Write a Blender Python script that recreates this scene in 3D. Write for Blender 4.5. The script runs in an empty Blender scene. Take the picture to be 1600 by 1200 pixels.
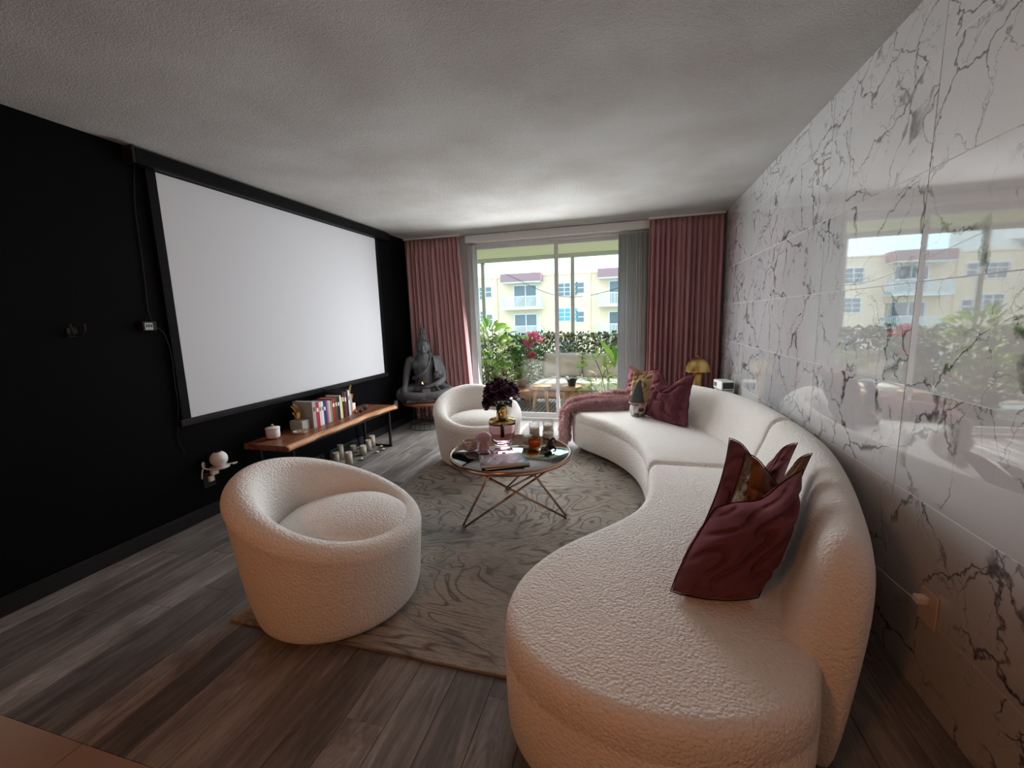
import bpy, bmesh, math, random
from mathutils import Vector, Matrix, noise as mnoise
random.seed(7)
PI = math.pi
sc = bpy.context.scene
COL = sc.collection

# ------------------------------------------------------------------ camera
F_PX, YAW, PITCH, ROLL = 658.5, 0.2742, 0.1524, -0.0291
CAM = Vector((2.9116, 0.0, 1.3523))
fw = Vector((-math.sin(YAW)*math.cos(PITCH), math.cos(YAW)*math.cos(PITCH), -math.sin(PITCH)))
r0 = Vector((math.cos(YAW), math.sin(YAW), 0)); u0 = r0.cross(fw)
rr = r0*math.cos(ROLL)+u0*math.sin(ROLL); uu = -r0*math.sin(ROLL)+u0*math.cos(ROLL)
cd = bpy.data.cameras.new('camera'); cam = bpy.data.objects.new('camera', cd); COL.objects.link(cam)
M = Matrix((rr, uu, -fw)).transposed().to_4x4(); M.translation = CAM
cam.matrix_world = M
cd.sensor_width = 36; cd.lens = F_PX/1600*36; cd.clip_start = .02; cd.clip_end = 500
sc.camera = cam
sc.view_settings.view_transform = 'Standard'; sc.view_settings.look = 'None'
sc.view_settings.exposure = 0.0; sc.view_settings.gamma = 1.0; sc.view_settings.use_curve_mapping = False

# ------------------------------------------------------------------ sky
wd = bpy.data.worlds.new('sky'); sc.world = wd; wd.use_nodes = True
nt = wd.node_tree; nt.nodes.clear()
o_ = nt.nodes.new('ShaderNodeOutputWorld'); bg = nt.nodes.new('ShaderNodeBackground')
tc = nt.nodes.new('ShaderNodeTexCoord'); nz = nt.nodes.new('ShaderNodeTexNoise')
nz.inputs['Scale'].default_value = 4.0; nz.inputs['Detail'].default_value = 6
mp = nt.nodes.new('ShaderNodeMapping'); mp.inputs['Scale'].default_value = (1, 1, 3.2)
rp = nt.nodes.new('ShaderNodeValToRGB')
rp.color_ramp.elements[0].position = .54; rp.color_ramp.elements[0].color = (.56, .84, 1, 1)
rp.color_ramp.elements[1].position = .74; rp.color_ramp.elements[1].color = (1, 1, 1, 1)
nt.links.new(tc.outputs['Generated'], mp.inputs['Vector']); nt.links.new(mp.outputs['Vector'], nz.inputs['Vector'])
nt.links.new(nz.outputs['Fac'], rp.inputs['Fac']); nt.links.new(rp.outputs['Color'], bg.inputs['Color'])
nt.links.new(bg.outputs['Background'], o_.inputs['Surface'])
bg.inputs['Strength'].default_value = 3.6

def light(name, kind, loc, energy, color, **kw):
    l = bpy.data.lights.new(name, kind); l.energy = energy; l.color = color
    ob = bpy.data.objects.new(name, l); COL.objects.link(ob); ob.location = loc
    for k, v in kw.items(): setattr(l, k, v)
    return ob
sun = light('sun', 'SUN', (0, 12, 10), 6.5, (1, .93, .82), angle=math.radians(1.5))
sun.rotation_euler = Vector((-.30, -.85, -1.1)).to_track_quat('-Z', 'Y').to_euler()
# daylight entering through the sliding glass door
day = light('window_daylight', 'AREA', (1.84, 5.29, 1.12), 124, (.95, .975, 1.0), shape='RECTANGLE', size=1.76, size_y=1.95, spread=math.radians(172))
day.rotation_euler = (-PI/2+math.radians(11), 0, 0)
day.visible_glossy = False

# ------------------------------------------------------------------ materials
class NT:
    def __init__(s, name):
        s.m = bpy.data.materials.new(name); s.m.use_nodes = True
        s.t = s.m.node_tree; s.t.nodes.clear()
        s.out = s.n('ShaderNodeOutputMaterial')
    def n(s, typ, **kw):
        nd = s.t.nodes.new(typ)
        for k, v in kw.items():
            if hasattr(nd, k) and not k[0].isupper(): setattr(nd, k, v)
        return nd
    def l(s, a, b): s.t.links.new(a, b)
    def set(s, nd, **kw):
        for k, v in kw.items(): nd.inputs[k.replace('_', ' ')].default_value = v
        return nd
    def math(s, op, a, b=None, c=None, clamp=False):
        nd = s.n('ShaderNodeMath'); nd.operation = op; nd.use_clamp = clamp
        for i, x in enumerate((a, b, c)):
            if x is None: continue
            if isinstance(x, (int, float)): nd.inputs[i].default_value = x
            else: s.l(x, nd.inputs[i])
        return nd.outputs[0]
    def mix(s, f, a, b):
        nd = s.n('ShaderNodeMix'); nd.data_type = 'RGBA'
        for sock, x in ((nd.inputs[0], f), (nd.inputs[6], a), (nd.inputs[7], b)):
            if isinstance(x, (int, float)): sock.default_value = x
            elif isinstance(x, tuple): sock.default_value = (*x[:3], 1)
            else: s.l(x, sock)
        return nd.outputs[2]
    def ramp(s, f, stops):
        nd = s.n('ShaderNodeValToRGB'); e = nd.color_ramp.elements
        while len(e) < len(stops): e.new(.5)
        for el, (p, c) in zip(e, stops):
            el.position = p; el.color = (c, c, c, 1) if isinstance(c, (int, float)) else (*c, 1)
        s.l(f, nd.inputs[0]); return nd.outputs[0]
    def coord(s, scale=(1, 1, 1), rot=(0, 0, 0), kind='Object', rnd=0):
        t = s.n('ShaderNodeTexCoord'); v = t.outputs[kind]
        if rnd:
            oi = s.n('ShaderNodeObjectInfo'); w = s.n('ShaderNodeTexWhiteNoise'); w.noise_dimensions = '1D'
            s.l(oi.outputs['Random'], w.inputs['W'])
            a = s.n('ShaderNodeVectorMath'); a.operation = 'MULTIPLY_ADD'
            s.l(w.outputs['Color'], a.inputs[0]); a.inputs[1].default_value = (rnd, rnd, rnd); s.l(v, a.inputs[2]); v = a.outputs[0]
        mp = s.n('ShaderNodeMapping'); mp.inputs['Scale'].default_value = scale; mp.inputs['Rotation'].default_value = rot
        s.l(v, mp.inputs['Vector']); return mp.outputs[0]
    def noise(s, v, scale, detail=3, rough=.5, dist=0, col=False):
        nd = s.n('ShaderNodeTexNoise'); s.l(v, nd.inputs['Vector'])
        nd.inputs['Scale'].default_value = scale; nd.inputs['Detail'].default_value = detail
        nd.inputs['Roughness'].default_value = rough; nd.inputs['Distortion'].default_value = dist
        return nd.outputs['Color' if col else 'Fac']
    def voro(s, v, scale, feat='F1', out='Distance'):
        nd = s.n('ShaderNodeTexVoronoi'); nd.feature = feat; s.l(v, nd.inputs['Vector']); nd.inputs['Scale'].default_value = scale
        return nd.outputs[out]
    def bump(s, h, strength=.3, dist=.005):
        b = s.n('ShaderNodeBump'); b.inputs['Strength'].default_value = strength; b.inputs['Distance'].default_value = dist
        s.l(h, b.inputs['Height']); return b.outputs[0]
    def bsdf(s, col=None, normal=None, **kw):
        b = s.n('ShaderNodeBsdfPrincipled')
        if col is not None:
            if isinstance(col, tuple): b.inputs['Base Color'].default_value = (*col[:3], 1)
            else: s.l(col, b.inputs['Base Color'])
        for k, v in kw.items():
            sk = b.inputs[k.replace('_', ' ')]
            if isinstance(v, (int, float)): sk.default_value = v
            elif isinstance(v, tuple): sk.default_value = (*v, 1) if len(v) == 3 else v
            else: s.l(v, sk)
        if normal is not None: s.l(normal, b.inputs['Normal'])
        s.l(b.outputs[0], s.out.inputs['Surface']); return b

MATS = {}
def simple(name, col, rough=.5, metal=0, var=.08, scale=40, bump=0.0, bdist=.002, **kw):
    """procedural paint/plastic/metal with slight tonal variation"""
    if name in MATS: return MATS[name]
    t = NT(name); v = t.coord(); n = t.noise(v, scale, 4)
    a = tuple(max(0, c*(1-var)) for c in col); b = tuple(min(1, c*(1+var)) for c in col)
    c = t.mix(n, a, b)
    t.bsdf(c, t.bump(n, bump, bdist) if bump else None, Roughness=rough, Metallic=metal, **kw)
    MATS[name] = t.m; return t.m

def m_boucle():
    t = NT('boucle'); v = t.coord()
    w = t.noise(v, 60, 2, col=True)
    a = t.n('ShaderNodeVectorMath'); a.operation = 'MULTIPLY_ADD'; t.l(w, a.inputs[0]); a.inputs[1].default_value = (.012,)*3; t.l(v, a.inputs[2])
    d = t.voro(a.outputs[0], 95); n2 = t.noise(v, 220, 3)
    h = t.math('ADD', t.math('SUBTRACT', 1, d), t.math('MULTIPLY', n2, .5))
    c = t.mix(t.noise(v, 5, 3), (.83, .79, .735), (.89, .855, .81))
    t.bsdf(c, t.bump(h, .75, .007), Roughness=.95, Sheen_Weight=.25, Sheen_Roughness=.5, Specular_IOR_Level=.15)
    return t.m
def m_velvet(name, ca, cb, stripe=False):
    t = NT(name); v = t.coord(); n = t.noise(v, 7, 4)
    if stripe:
        sx = t.n('ShaderNodeSeparateXYZ'); t.l(v, sx.inputs[0])
        sfac = t.math('GREATER_THAN', t.math('FRACT', t.math('MULTIPLY', sx.outputs[0], 7.5)), .5)
        n = t.math('MULTIPLY', t.math('ADD', n, sfac), .5)
    c = t.mix(n, ca, cb); f = t.noise(v, 300, 2)
    t.bsdf(c, t.bump(f, .25, .002), Roughness=.75, Sheen_Weight=.35, Sheen_Roughness=.45, Sheen_Tint=tuple(min(1, x*2.2) for x in cb), Specular_IOR_Level=.2)
    return t.m
def m_planks():
    t = NT('plank_wood'); v = t.coord(scale=(1, .09, 1), rnd=30)
    oi = t.n('ShaderNodeObjectInfo')
    g = t.noise(v, 26, 8, .65, 1.2); g2 = t.noise(t.coord(scale=(1, .03, 1), rnd=30), 130, 3); k = t.noise(t.coord(scale=(1, .3, 1), rnd=30), 6, 4, .6, .6)
    f = t.math('ADD', t.math('MULTIPLY', g, .62), t.math('MULTIPLY', k, .38))
    c1 = t.ramp(f, [(.30, (.065, .058, .054)), (.48, (.155, .14, .13)), (.62, (.26, .24, .225)), (.75, (.38, .355, .335))])
    tone = t.math('ADD', .68, t.math('MULTIPLY', oi.outputs['Random'], .72))
    cc = t.n('ShaderNodeVectorMath'); cc.operation = 'SCALE'; t.l(c1, cc.inputs[0]); t.l(tone, cc.inputs['Scale'])
    rgh = t.math('ADD', .34, t.math('MULTIPLY', g, .2))
    t.bsdf(cc.outputs[0], t.bump(t.math('ADD', g, t.math('MULTIPLY', g2, .6)), .25, .002), Roughness=rgh, Specular_IOR_Level=.45)
    return t.m
def m_marble():
    t = NT('marble_tile'); v = t.coord(rnd=40)
    wv = t.noise(v, 3.2, 5, .6, col=True)
    a = t.n('ShaderNodeVectorMath'); a.operation = 'MULTIPLY_ADD'; t.l(wv, a.inputs[0]); a.inputs[1].default_value = (.30,)*3; t.l(v, a.inputs[2])
    wv2 = t.noise(v, 17, 3, .6, col=True)
    b = t.n('ShaderNodeVectorMath'); b.operation = 'MULTIPLY_ADD'; t.l(wv2, b.inputs[0]); b.inputs[1].default_value = (.022,)*3; t.l(a.outputs[0], b.inputs[2])
    def layer(scale, vscale, rot, width, msc, lo, hi):
        mp = t.n('ShaderNodeMapping'); mp.inputs['Scale'].default_value = vscale; mp.inputs['Rotation'].default_value = rot
        t.l(b.outputs[0], mp.inputs['Vector'])
        d = t.voro(mp.outputs[0], scale, 'DISTANCE_TO_EDGE')
        mask = t.ramp(t.noise(v, msc, 3, .6), [(lo, 0.0), (hi, 1.0)])
        blot = t.ramp(t.noise(v, msc*2.3, 2), [(.58, 0.0), (.72, 1.0)])
        wd_ = t.math('MULTIPLY', t.math('ADD', .35, t.math('MULTIPLY', blot, 2.2)), width)
        e = t.math('SUBTRACT', 1, t.math('DIVIDE', d, wd_), clamp=True)
        return t.math('MULTIPLY', t.math('POWER', e, .6), mask)
    l1 = layer(2.3, (1, 1.5, .8), (.6, 0, 0), .036, 2.4, .40, .52)
    l2 = layer(4.6, (1, 1.7, .8), (.5, 0, 0), .030, 3.4, .46, .58)
    l3 = layer(1.5, (1, 1.0, 1.5), (-.5, 0, 0), .024, 2.0, .42, .54)
    vein = t.math('MAXIMUM', t.math('MAXIMUM', l1, t.math('MULTIPLY', l2, .7)), l3)
    cloud = t.mix(t.noise(a.outputs[0], 2.2, 5, .6), (.53, .535, .545), (.72, .72, .72))
    vc = t.mix(t.noise(v, 25, 3), (.018, .018, .02), (.12, .12, .12))
    c = t.mix(vein, cloud, vc)
    wob = t.noise(t.coord(rnd=7), 2.2, 1, .4)
    t.bsdf(c, t.bump(wob, .22, .006), Roughness=.02, IOR=2.0, Coat_Weight=1.0, Coat_Roughness=.01, Coat_IOR=1.9)
    return t.m
def m_rug():
    t = NT('rug_pile'); v = t.coord()
    wv = t.noise(v, 1.5, 4, .55, .6)
    n = t.noise(v, 1.0, 2.2, .5, 2.4)
    fr = t.math('FRACT', t.math('MULTIPLY', n, 15))
    line = t.ramp(t.math('ABSOLUTE', t.math('SUBTRACT', fr, .5)), [(.0, 1.0), (.20, 0.0)])
    mask = t.ramp(t.noise(v, 2.2, 2), [(.34, 0.0), (.50, 1.0)])
    line = t.math('MULTIPLY', line, mask)
    base = t.ramp(wv, [(.3, (.19, .18, .175)), (.45, (.40, .345, .285)), (.6, (.52, .45, .375)), (.72, (.23, .225, .225))])
    c = t.mix(t.math('MULTIPLY', line, .9), base, (.06, .042, .03))
    sp = t.noise(v, 130, 3); c = t.mix(t.math('MULTIPLY', sp, .45), c, (.18, .16, .14))
    rib = t.noise(t.coord(scale=(.22, 1, 1)), 85, 4, .6)
    c = t.mix(t.math('MULTIPLY', t.ramp(rib, [(.38, 1.0), (.50, 0.0)]), .32), c, (.10, .085, .07))
    t.bsdf(c, t.bump(t.math('ADD', rib, t.math('MULTIPLY', t.noise(v, 260, 3), .6)), .9, .014), Roughness=.95, Specular_IOR_Level=.1, Sheen_Weight=.2)
    return t.m
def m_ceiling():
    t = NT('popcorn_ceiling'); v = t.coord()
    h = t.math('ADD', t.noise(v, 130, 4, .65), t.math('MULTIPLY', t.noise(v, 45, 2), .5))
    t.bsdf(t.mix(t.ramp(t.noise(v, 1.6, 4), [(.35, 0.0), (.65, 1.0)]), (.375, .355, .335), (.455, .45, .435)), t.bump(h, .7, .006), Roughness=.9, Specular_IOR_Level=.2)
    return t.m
def m_curtain():
    t = NT('curtain_cloth'); v = t.coord()
    f = t.noise(t.coord(scale=(1, 1, .05)), 160, 3); c = t.mix(t.noise(v, 3, 3), (.62, .37, .375), (.70, .44, .445))
    b = t.n('ShaderNodeBsdfDiffuse'); t.l(c, b.inputs[0]); t.l(t.bump(f, .15, .002), b.inputs['Normal'])
    tr = t.n('ShaderNodeBsdfTranslucent'); tr.inputs[0].default_value = (.68, .26, .27, 1)
    mx = t.n('ShaderNodeMixShader'); mx.inputs[0].default_value = .30
    t.l(b.outputs[0], mx.inputs[1]); t.l(tr.outputs[0], mx.inputs[2]); t.l(mx.outputs[0], t.out.inputs[0]); return t.m
def m_thin_glass(name, tint=(1, 1, 1), refl=.06):
    t = NT(name); lw = t.n('ShaderNodeLayerWeight'); lw.inputs[0].default_value = .5
    fac = t.math('ADD', .035, t.math('MULTIPLY', t.math('POWER', lw.outputs['Facing'], 4), .6))
    a = t.n('ShaderNodeBsdfTransparent'); a.inputs[0].default_value = (*tint, 1)
    g = t.n('ShaderNodeBsdfGlossy'); g.inputs['Roughness'].default_value = .01
    mx = t.n('ShaderNodeMixShader'); t.l(fac, mx.inputs[0]); t.l(a.outputs[0], mx.inputs[1]); t.l(g.outputs[0], mx.inputs[2])
    t.l(mx.outputs[0], t.out.inputs[0]); return t.m
def m_leaf(name, ca, cb, tr=.35):
    t = NT(name); v = t.coord(rnd=9); oi = t.n('ShaderNodeObjectInfo')
    n = t.math('ADD', t.math('MULTIPLY', t.noise(v, 9, 3), .6), t.math('MULTIPLY', oi.outputs['Random'], .4))
    c = t.ramp(n, [(.3, ca), (.7, cb)])
    d = t.n('ShaderNodeBsdfPrincipled'); t.l(c, d.inputs['Base Color']); d.inputs['Roughness'].default_value = .5
    s = t.n('ShaderNodeBsdfTranslucent'); t.l(c, s.inputs[0])
    mx = t.n('ShaderNodeMixShader'); mx.inputs[0].default_value = tr
    t.l(d.outputs[0], mx.inputs[1]); t.l(s.outputs[0], mx.inputs[2]); t.l(mx.outputs[0], t.out.inputs[0]); return t.m
def m_wood(name, ca, cb, cc, axis_scale=(1, .08, 1), scale=18, rough=.35):
    t = NT(name); v = t.coord(scale=axis_scale, rnd=3)
    n = t.noise(v, scale, 6, .6, 1.5)
    t.bsdf(t.ramp(n, [(.32, ca), (.5, cb), (.68, cc)]), t.bump(n, .15, .002), Roughness=rough); return t.m
def m_deck():
    t = NT('patio_deck'); v = t.coord(); sx = t.n('ShaderNodeSeparateXYZ'); t.l(v, sx.inputs[0])
    s = t.math('FRACT', t.math('MULTIPLY', sx.outputs[0], 16))
    g = t.math('GREATER_THAN', s, .45)
    c = t.mix(g, (.07, .085, .08), (.50, .50, .47)); t.bsdf(t.mix(t.math('MULTIPLY', t.noise(v, 6, 4), .4), c, (.2, .2, .19)), t.bump(g, .5, .004), Roughness=.7); return t.m
def m_glass(name, col, rough=.02, ior=1.45):
    t = NT(name); v = t.coord(); c = t.mix(t.noise(v, 8, 2), col, tuple(min(1, x*1.04) for x in col))
    t.bsdf(c, Transmission_Weight=1.0, Roughness=rough, IOR=ior); return t.m
def m_tint(name, col, opaque):
    t = NT(name); v = t.coord(); lw = t.n('ShaderNodeLayerWeight'); lw.inputs[0].default_value = .5
    a = t.n('ShaderNodeBsdfTransparent'); a.inputs[0].default_value = tuple(min(1, c**.45) for c in col)+(1,)
    b = t.n('ShaderNodeBsdfPrincipled'); t.l(t.mix(t.noise(v, 30, 2), col, tuple(min(1, c*1.2) for c in col)), b.inputs['Base Color']); b.inputs['Roughness'].default_value = .05
    mx = t.n('ShaderNodeMixShader'); t.l(t.math('ADD', opaque, t.math('MULTIPLY', lw.outputs['Facing'], .6), clamp=True), mx.inputs[0])
    t.l(a.outputs[0], mx.inputs[1]); t.l(b.outputs[0], mx.inputs[2]); t.l(mx.outputs[0], t.out.inputs[0]); return t.m
BOUCLE = m_boucle()
BURG = m_velvet('burgundy_velvet', (.095, .026, .033), (.185, .058, .067))
BURGS = m_velvet('striped_burgundy_velvet', (.085, .024, .031), (.165, .054, .064), True)
ROSE = m_velvet('dusty_rose_velvet', (.22, .075, .09), (.33, .13, .15))
BRONZE = m_velvet('bronze_velvet', (.055, .022, .012), (.17, .082, .04))
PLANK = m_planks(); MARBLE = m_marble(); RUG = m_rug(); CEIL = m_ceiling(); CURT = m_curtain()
PANE = m_thin_glass('window_glass'); CLEAR = m_thin_glass('clear_glass', (.96, .97, .97))
BLACKW = simple('black_wall_paint', (.0020, .0021, .0026), .6, var=.15, scale=60, bump=.25, bdist=.002, Specular_IOR_Level=.12)
BLACK = simple('black_satin', (.012, .012, .013), .4)
BLACKM = simple('black_metal', (.015, .015, .016), .38, .4)
WHITE = simple('white_paint', (.72, .71, .69), .6, bump=.1)
WHITEP = simple('white_plastic', (.78, .77, .75), .35)
ALU = simple('white_aluminium', (.60, .60, .59), .4, .1)
BLIND = simple('vertical_blind_vinyl', (.74, .76, .76), .55)
SCREEN = simple('screen_cloth', (.53, .53, .55), .95, var=.02, scale=200, Specular_IOR_Level=.05)
GOLD = simple('brushed_gold', (.70, .46, .17), .22, 1, var=.06)
BRASS = simple('aged_brass', (.55, .37, .13), .36, 1, var=.1)
ROSEGOLD = simple('rose_gold', (.42, .25, .17), .25, 1)
STONE = simple('statue_stone', (.075, .078, .082), .42, var=.35, scale=30, bump=.3, bdist=.003)
WAX = simple('ivory_wax', (.80, .74, .62), .5, var=.05, Subsurface_Weight=.2)
CONC = simple('concrete', (.36, .35, .33), .85, var=.15, bump=.3)
WALNUT = m_wood('red_brown_wood', (.10, .030, .012), (.20, .070, .030), (.33, .13, .06))
SAP = m_wood('sapwood_edge', (.34, .14, .06), (.48, .23, .11), (.62, .36, .20))
TEAK = m_wood('honey_wood', (.34, .19, .09), (.50, .30, .15), (.62, .41, .23), (1, 1, .1))
BENCHW = m_wood('terracotta_wood', (.30, .13, .07), (.42, .20, .11), (.52, .27, .16), (.1, 1, 1))
TILE = simple('beige_floor_tile', (.34, .25, .20), .35, var=.08, scale=6)
GROUT = simple('grout', (.62, .61, .60), .8)
DGROUT = simple('dark_grout', (.05, .04, .035), .9)

# ------------------------------------------------------------------ geometry helpers
class G:
    def __init__(s): s.v = []; s.f = []
    def add(s, vs, fs, M=None):
        o = len(s.v)
        s.v += [tuple(M @ Vector(p)) if M is not None else tuple(p) for p in vs]
        s.f += [tuple(i+o for i in f) for f in fs]; return s
    def box(s, x0, x1, y0, y1, z0, z1, M=None):
        vs = [(x, y, z) for z in (z0, z1) for y in (y0, y1) for x in (x0, x1)]
        return s.add(vs, [(0, 2, 3, 1), (4, 5, 7, 6), (0, 1, 5, 4), (2, 6, 7, 3), (0, 4, 6, 2), (1, 3, 7, 5)], M)
    def tube(s, pts, r, n=8, closed=False, caps=True):
        pts = [Vector(p) for p in pts]; m = len(pts); rad = r if isinstance(r, (list, tuple)) else [r]*m
        vs = []; fs = []; prev = None
        for i, p in enumerate(pts):
            if closed: t = pts[(i+1) % m]-pts[i-1]
            else: t = pts[min(i+1, m-1)]-pts[max(i-1, 0)]
            t = t.normalized() if t.length > 1e-9 else Vector((0, 0, 1))
            if prev is None: a = t.orthogonal().normalized()
            else:
                a = prev-t*prev.dot(t); a = a.normalized() if a.length > 1e-6 else t.orthogonal().normalized()
            prev = a; b = t.cross(a)
            for k in range(n):
                an = 2*PI*k/n; vs.append(p+(a*math.cos(an)+b*math.sin(an))*rad[i])
        for i in range(m if closed else m-1):
            j = (i+1) % m
            for k in range(n):
                k2 = (k+1) % n; fs.append((i*n+k, i*n+k2, j*n+k2, j*n+k))
        if caps and not closed: fs += [tuple(range(n))[::-1], tuple((m-1)*n+k for k in range(n))]
        return s.add(vs, fs)
    def lathe(s, prof, n=24, c=(0, 0, 0), M=None):
        vs = []; fs = []; m = len(prof)
        for (r, z) in prof:
            r = max(r, 1e-4)
            for k in range(n): a = 2*PI*k/n; vs.append((c[0]+r*math.cos(a), c[1]+r*math.sin(a), c[2]+z))
        for i in range(m-1):
            for k in range(n): k2 = (k+1) % n; fs.append((i*n+k, i*n+k2, (i+1)*n+k2, (i+1)*n+k))
        fs += [tuple(range(n))[::-1], tuple((m-1)*n+k for k in range(n))]
        return s.add(vs, fs, M)
    def ball(s, c, r, nu=14, nv=9, M=None):
        r = r if isinstance(r, (tuple, list)) else (r, r, r)
        vs = [(c[0], c[1], c[2]-r[2])]; fs = []
        for j in range(1, nv):
            b = -PI/2+PI*j/nv
            for k in range(nu): a = 2*PI*k/nu; vs.append((c[0]+r[0]*math.cos(b)*math.cos(a), c[1]+r[1]*math.cos(b)*math.sin(a), c[2]+r[2]*math.sin(b)))
        vs.append((c[0], c[1], c[2]+r[2])); L = len(vs)-1
        for k in range(nu):
            k2 = (k+1) % nu; fs.append((0, 1+k2, 1+k)); fs.append((L, L-nu+k, L-nu+k2))
            for j in range(nv-2): a = 1+j*nu; fs.append((a+k, a+k2, a+nu+k2, a+nu+k))
        return s.add(vs, fs, M)
    def grid(s, fn, nu, nv, cu=False, M=None):
        vs = [fn(i/(nu if cu else nu-1), j/(nv-1)) for i in range(nu) for j in range(nv)]; fs = []
        for i in range(nu if cu else nu-1):
            for j in range(nv-1): a = i*nv+j; b = ((i+1) % nu)*nv+j; fs.append((a, b, b+1, a+1))
        return s.add(vs, fs, M)
    def rings(s, rings, cap0=True, cap1=True):
        n = len(rings[0]); vs = [p for r in rings for p in r]; fs = []
        for i in range(len(rings)-1):
            for k in range(n): k2 = (k+1) % n; fs.append((i*n+k, i*n+k2, (i+1)*n+k2, (i+1)*n+k))
        if cap0: fs.append(tuple(range(n))[::-1])
        if cap1: fs.append(tuple((len(rings)-1)*n+k for k in range(n)))
        return s.add(vs, fs)
    def mesh(s, name, mat, smooth=False):
        me = bpy.data.meshes.new(name); me.from_pydata(s.v, [], s.f); me.update()
        if mat is not None: me.materials.append(mat)
        if smooth: me.polygons.foreach_set('use_smooth', [True]*len(me.polygons))
        return me
    def build(s, name, mat, parent=None, smooth=False, bevel=0, sub=0, solid=0, seg=2, world=False, angle=False, fix=True):
        me = s.mesh(name, mat, smooth)
        if fix:
            bm = bmesh.new(); bm.from_mesh(me); bmesh.ops.recalc_face_normals(bm, faces=bm.faces); bm.to_mesh(me); bm.free()
        ob = bpy.data.objects.new(name, me); COL.objects.link(ob)
        if parent is not None:
            ob.parent = parent
            if world: ob.matrix_parent_inverse = (Matrix.Translation(parent.location) @ parent.rotation_euler.to_matrix().to_4x4()).inverted()
        if bevel:
            md = ob.modifiers.new('bevel', 'BEVEL'); md.width = bevel; md.segments = seg; md.limit_method = 'ANGLE'; md.angle_limit = .6
            if seg > 1: me.polygons.foreach_set('use_smooth', [True]*len(me.polygons)); ob.modifiers.new('wn', 'WEIGHTED_NORMAL').keep_sharp = True
        if solid: md = ob.modifiers.new('solid', 'SOLIDIFY'); md.thickness = solid; md.offset = 0
        if sub: md = ob.modifiers.new('sub', 'SUBSURF'); md.levels = sub; md.render_levels = sub
        return ob
def tag(o, label, cat, group=None, kind=None):
    if label: o['label'] = label
    if cat: o['category'] = cat
    if group: o['group'] = group
    if kind: o['kind'] = kind
    return o
def thing(name, label, cat, loc=(0, 0, 0), rz=0, group=None):
    o = bpy.data.objects.new(name, None); COL.objects.link(o); o.empty_display_size = .1
    o.location = loc; o.rotation_euler = (0, 0, rz); return tag(o, label, cat, group)
def struct(o, label=None, cat=None):
    o['kind'] = 'structure'
    if label: o['label'] = label
    if cat: o['category'] = cat
    return o
def link_copy(src, parent=None, loc=None, rot=None, scale=None):
    c = src.copy(); COL.objects.link(c); c.parent = parent
    if loc is not None: c.location = loc
    if rot is not None: c.rotation_euler = rot
    if scale is not None: c.scale = scale if isinstance(scale, (tuple, list, Vector)) else (scale,)*3
    return c
def dup(root, loc, rz, label, group=None):
    r = link_copy(root, None, loc, (0, 0, rz)); r['label'] = label
    if group: r['group'] = group
    for ch in list(root.children):
        c = link_copy(ch, r)
        for g in list(ch.children): link_copy(g, c)
    return r
def inst(name, me, parent, loc=(0, 0, 0), rot=(0, 0, 0), scale=(1, 1, 1)):
    ob = bpy.data.objects.new(name, me); COL.objects.link(ob); ob.parent = parent
    ob.location = loc; ob.rotation_euler = rot; ob.scale = scale; return ob
def spline(pts, n, closed=False):
    """Catmull-Rom resample, dimension-agnostic"""
    P = [Vector(p) for p in pts]; m = len(P); out = []
    segs = m if closed else m-1
    for i in range(segs):
        if closed: a, b, c, d = P[i-1], P[i], P[(i+1) % m], P[(i+2) % m]
        else: a, b, c, d = P[max(i-1, 0)], P[i], P[i+1], P[min(i+2, m-1)]
        for k in range(n):
            t = k/n; out.append(.5*((2*b)+(c-a)*t+(2*a-5*b+4*c-d)*t*t+(3*b-a-3*c+d)*t**3))
    if not closed: out.append(P[-1])
    return out
def nz3(p, s=1.0): return mnoise.noise(Vector(p)*s)

# ================================================================== ROOM SHELL
W, D, H, YB = 3.92, 5.40, 2.44, -3.2
WX0, WX1, WZ0, WZ1 = .86, 3.12, .0, 2.36       # door opening
YT = .77                                        # where planks meet the beige tiles
fl = struct(G().box(0, W, YT, D+.12, -.08, -.006).build('floor', DGROUT), 'grey brown wood-look plank floor of the living room', 'floor')
PW, PL = .152, 1.22
pm = G().box(0, PW-.0015, 0, PL-.0015, -.006, 0).build('plank', PLANK, fl, bevel=.0012, seg=1)
rows = int(math.ceil(W/PW)); first = True
for i in range(rows):
    w = min(PW, W-i*PW)
    y = YT-random.uniform(.1, 1.1)
    while y < D+.1:
        y0, y1 = max(y, YT), min(y+PL, D+.1)
        if y1-y0 > .02:
            o = pm if first else link_copy(pm, fl)
            o.location = (i*PW, y0, 0); o.scale = (w/PW, (y1-y0)/PL, 1); first = False
        y += PL
tf = struct(G().box(0, W, YB, YT, -.08, -.008).build('floor_tiled', DGROUT), 'beige tiled floor behind the planks', 'floor')
tm = G().box(0, .426, 0, .426, -.008, .002).build('tile', TILE, tf, bevel=.002, seg=1); first = True
for i in range(-1, 9):
    for j in range(9):
        x0 = .75+(i-1)*.43; x1 = min(x0+.426, W); xa = max(x0, 0); y1 = YT-j*.43-.002; y0 = max(y1-.426, YB)
        if x1-xa < .02: continue
        o = tm if first else link_copy(tm, tf)
        first = False; o.location = (xa, y0, 0); o.scale = ((x1-xa)/.426, (y1-y0)/.426, 1)
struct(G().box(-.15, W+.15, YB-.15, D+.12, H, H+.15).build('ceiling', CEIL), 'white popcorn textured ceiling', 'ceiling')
struct(G().box(-.15, 0, YB-.15, D+.12, -.08, H).build('wall_left', BLACKW), 'matte black painted wall', 'wall')
bb = G().box(0, .014, YB, D, 0, .085).box(0, .010, YB, D, .085, .095)
struct(bb.build('baseboard_left', simple('black_gloss_trim', (.012, .012, .013), .15), bevel=.003), 'black baseboard under the black wall', 'baseboard')
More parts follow.
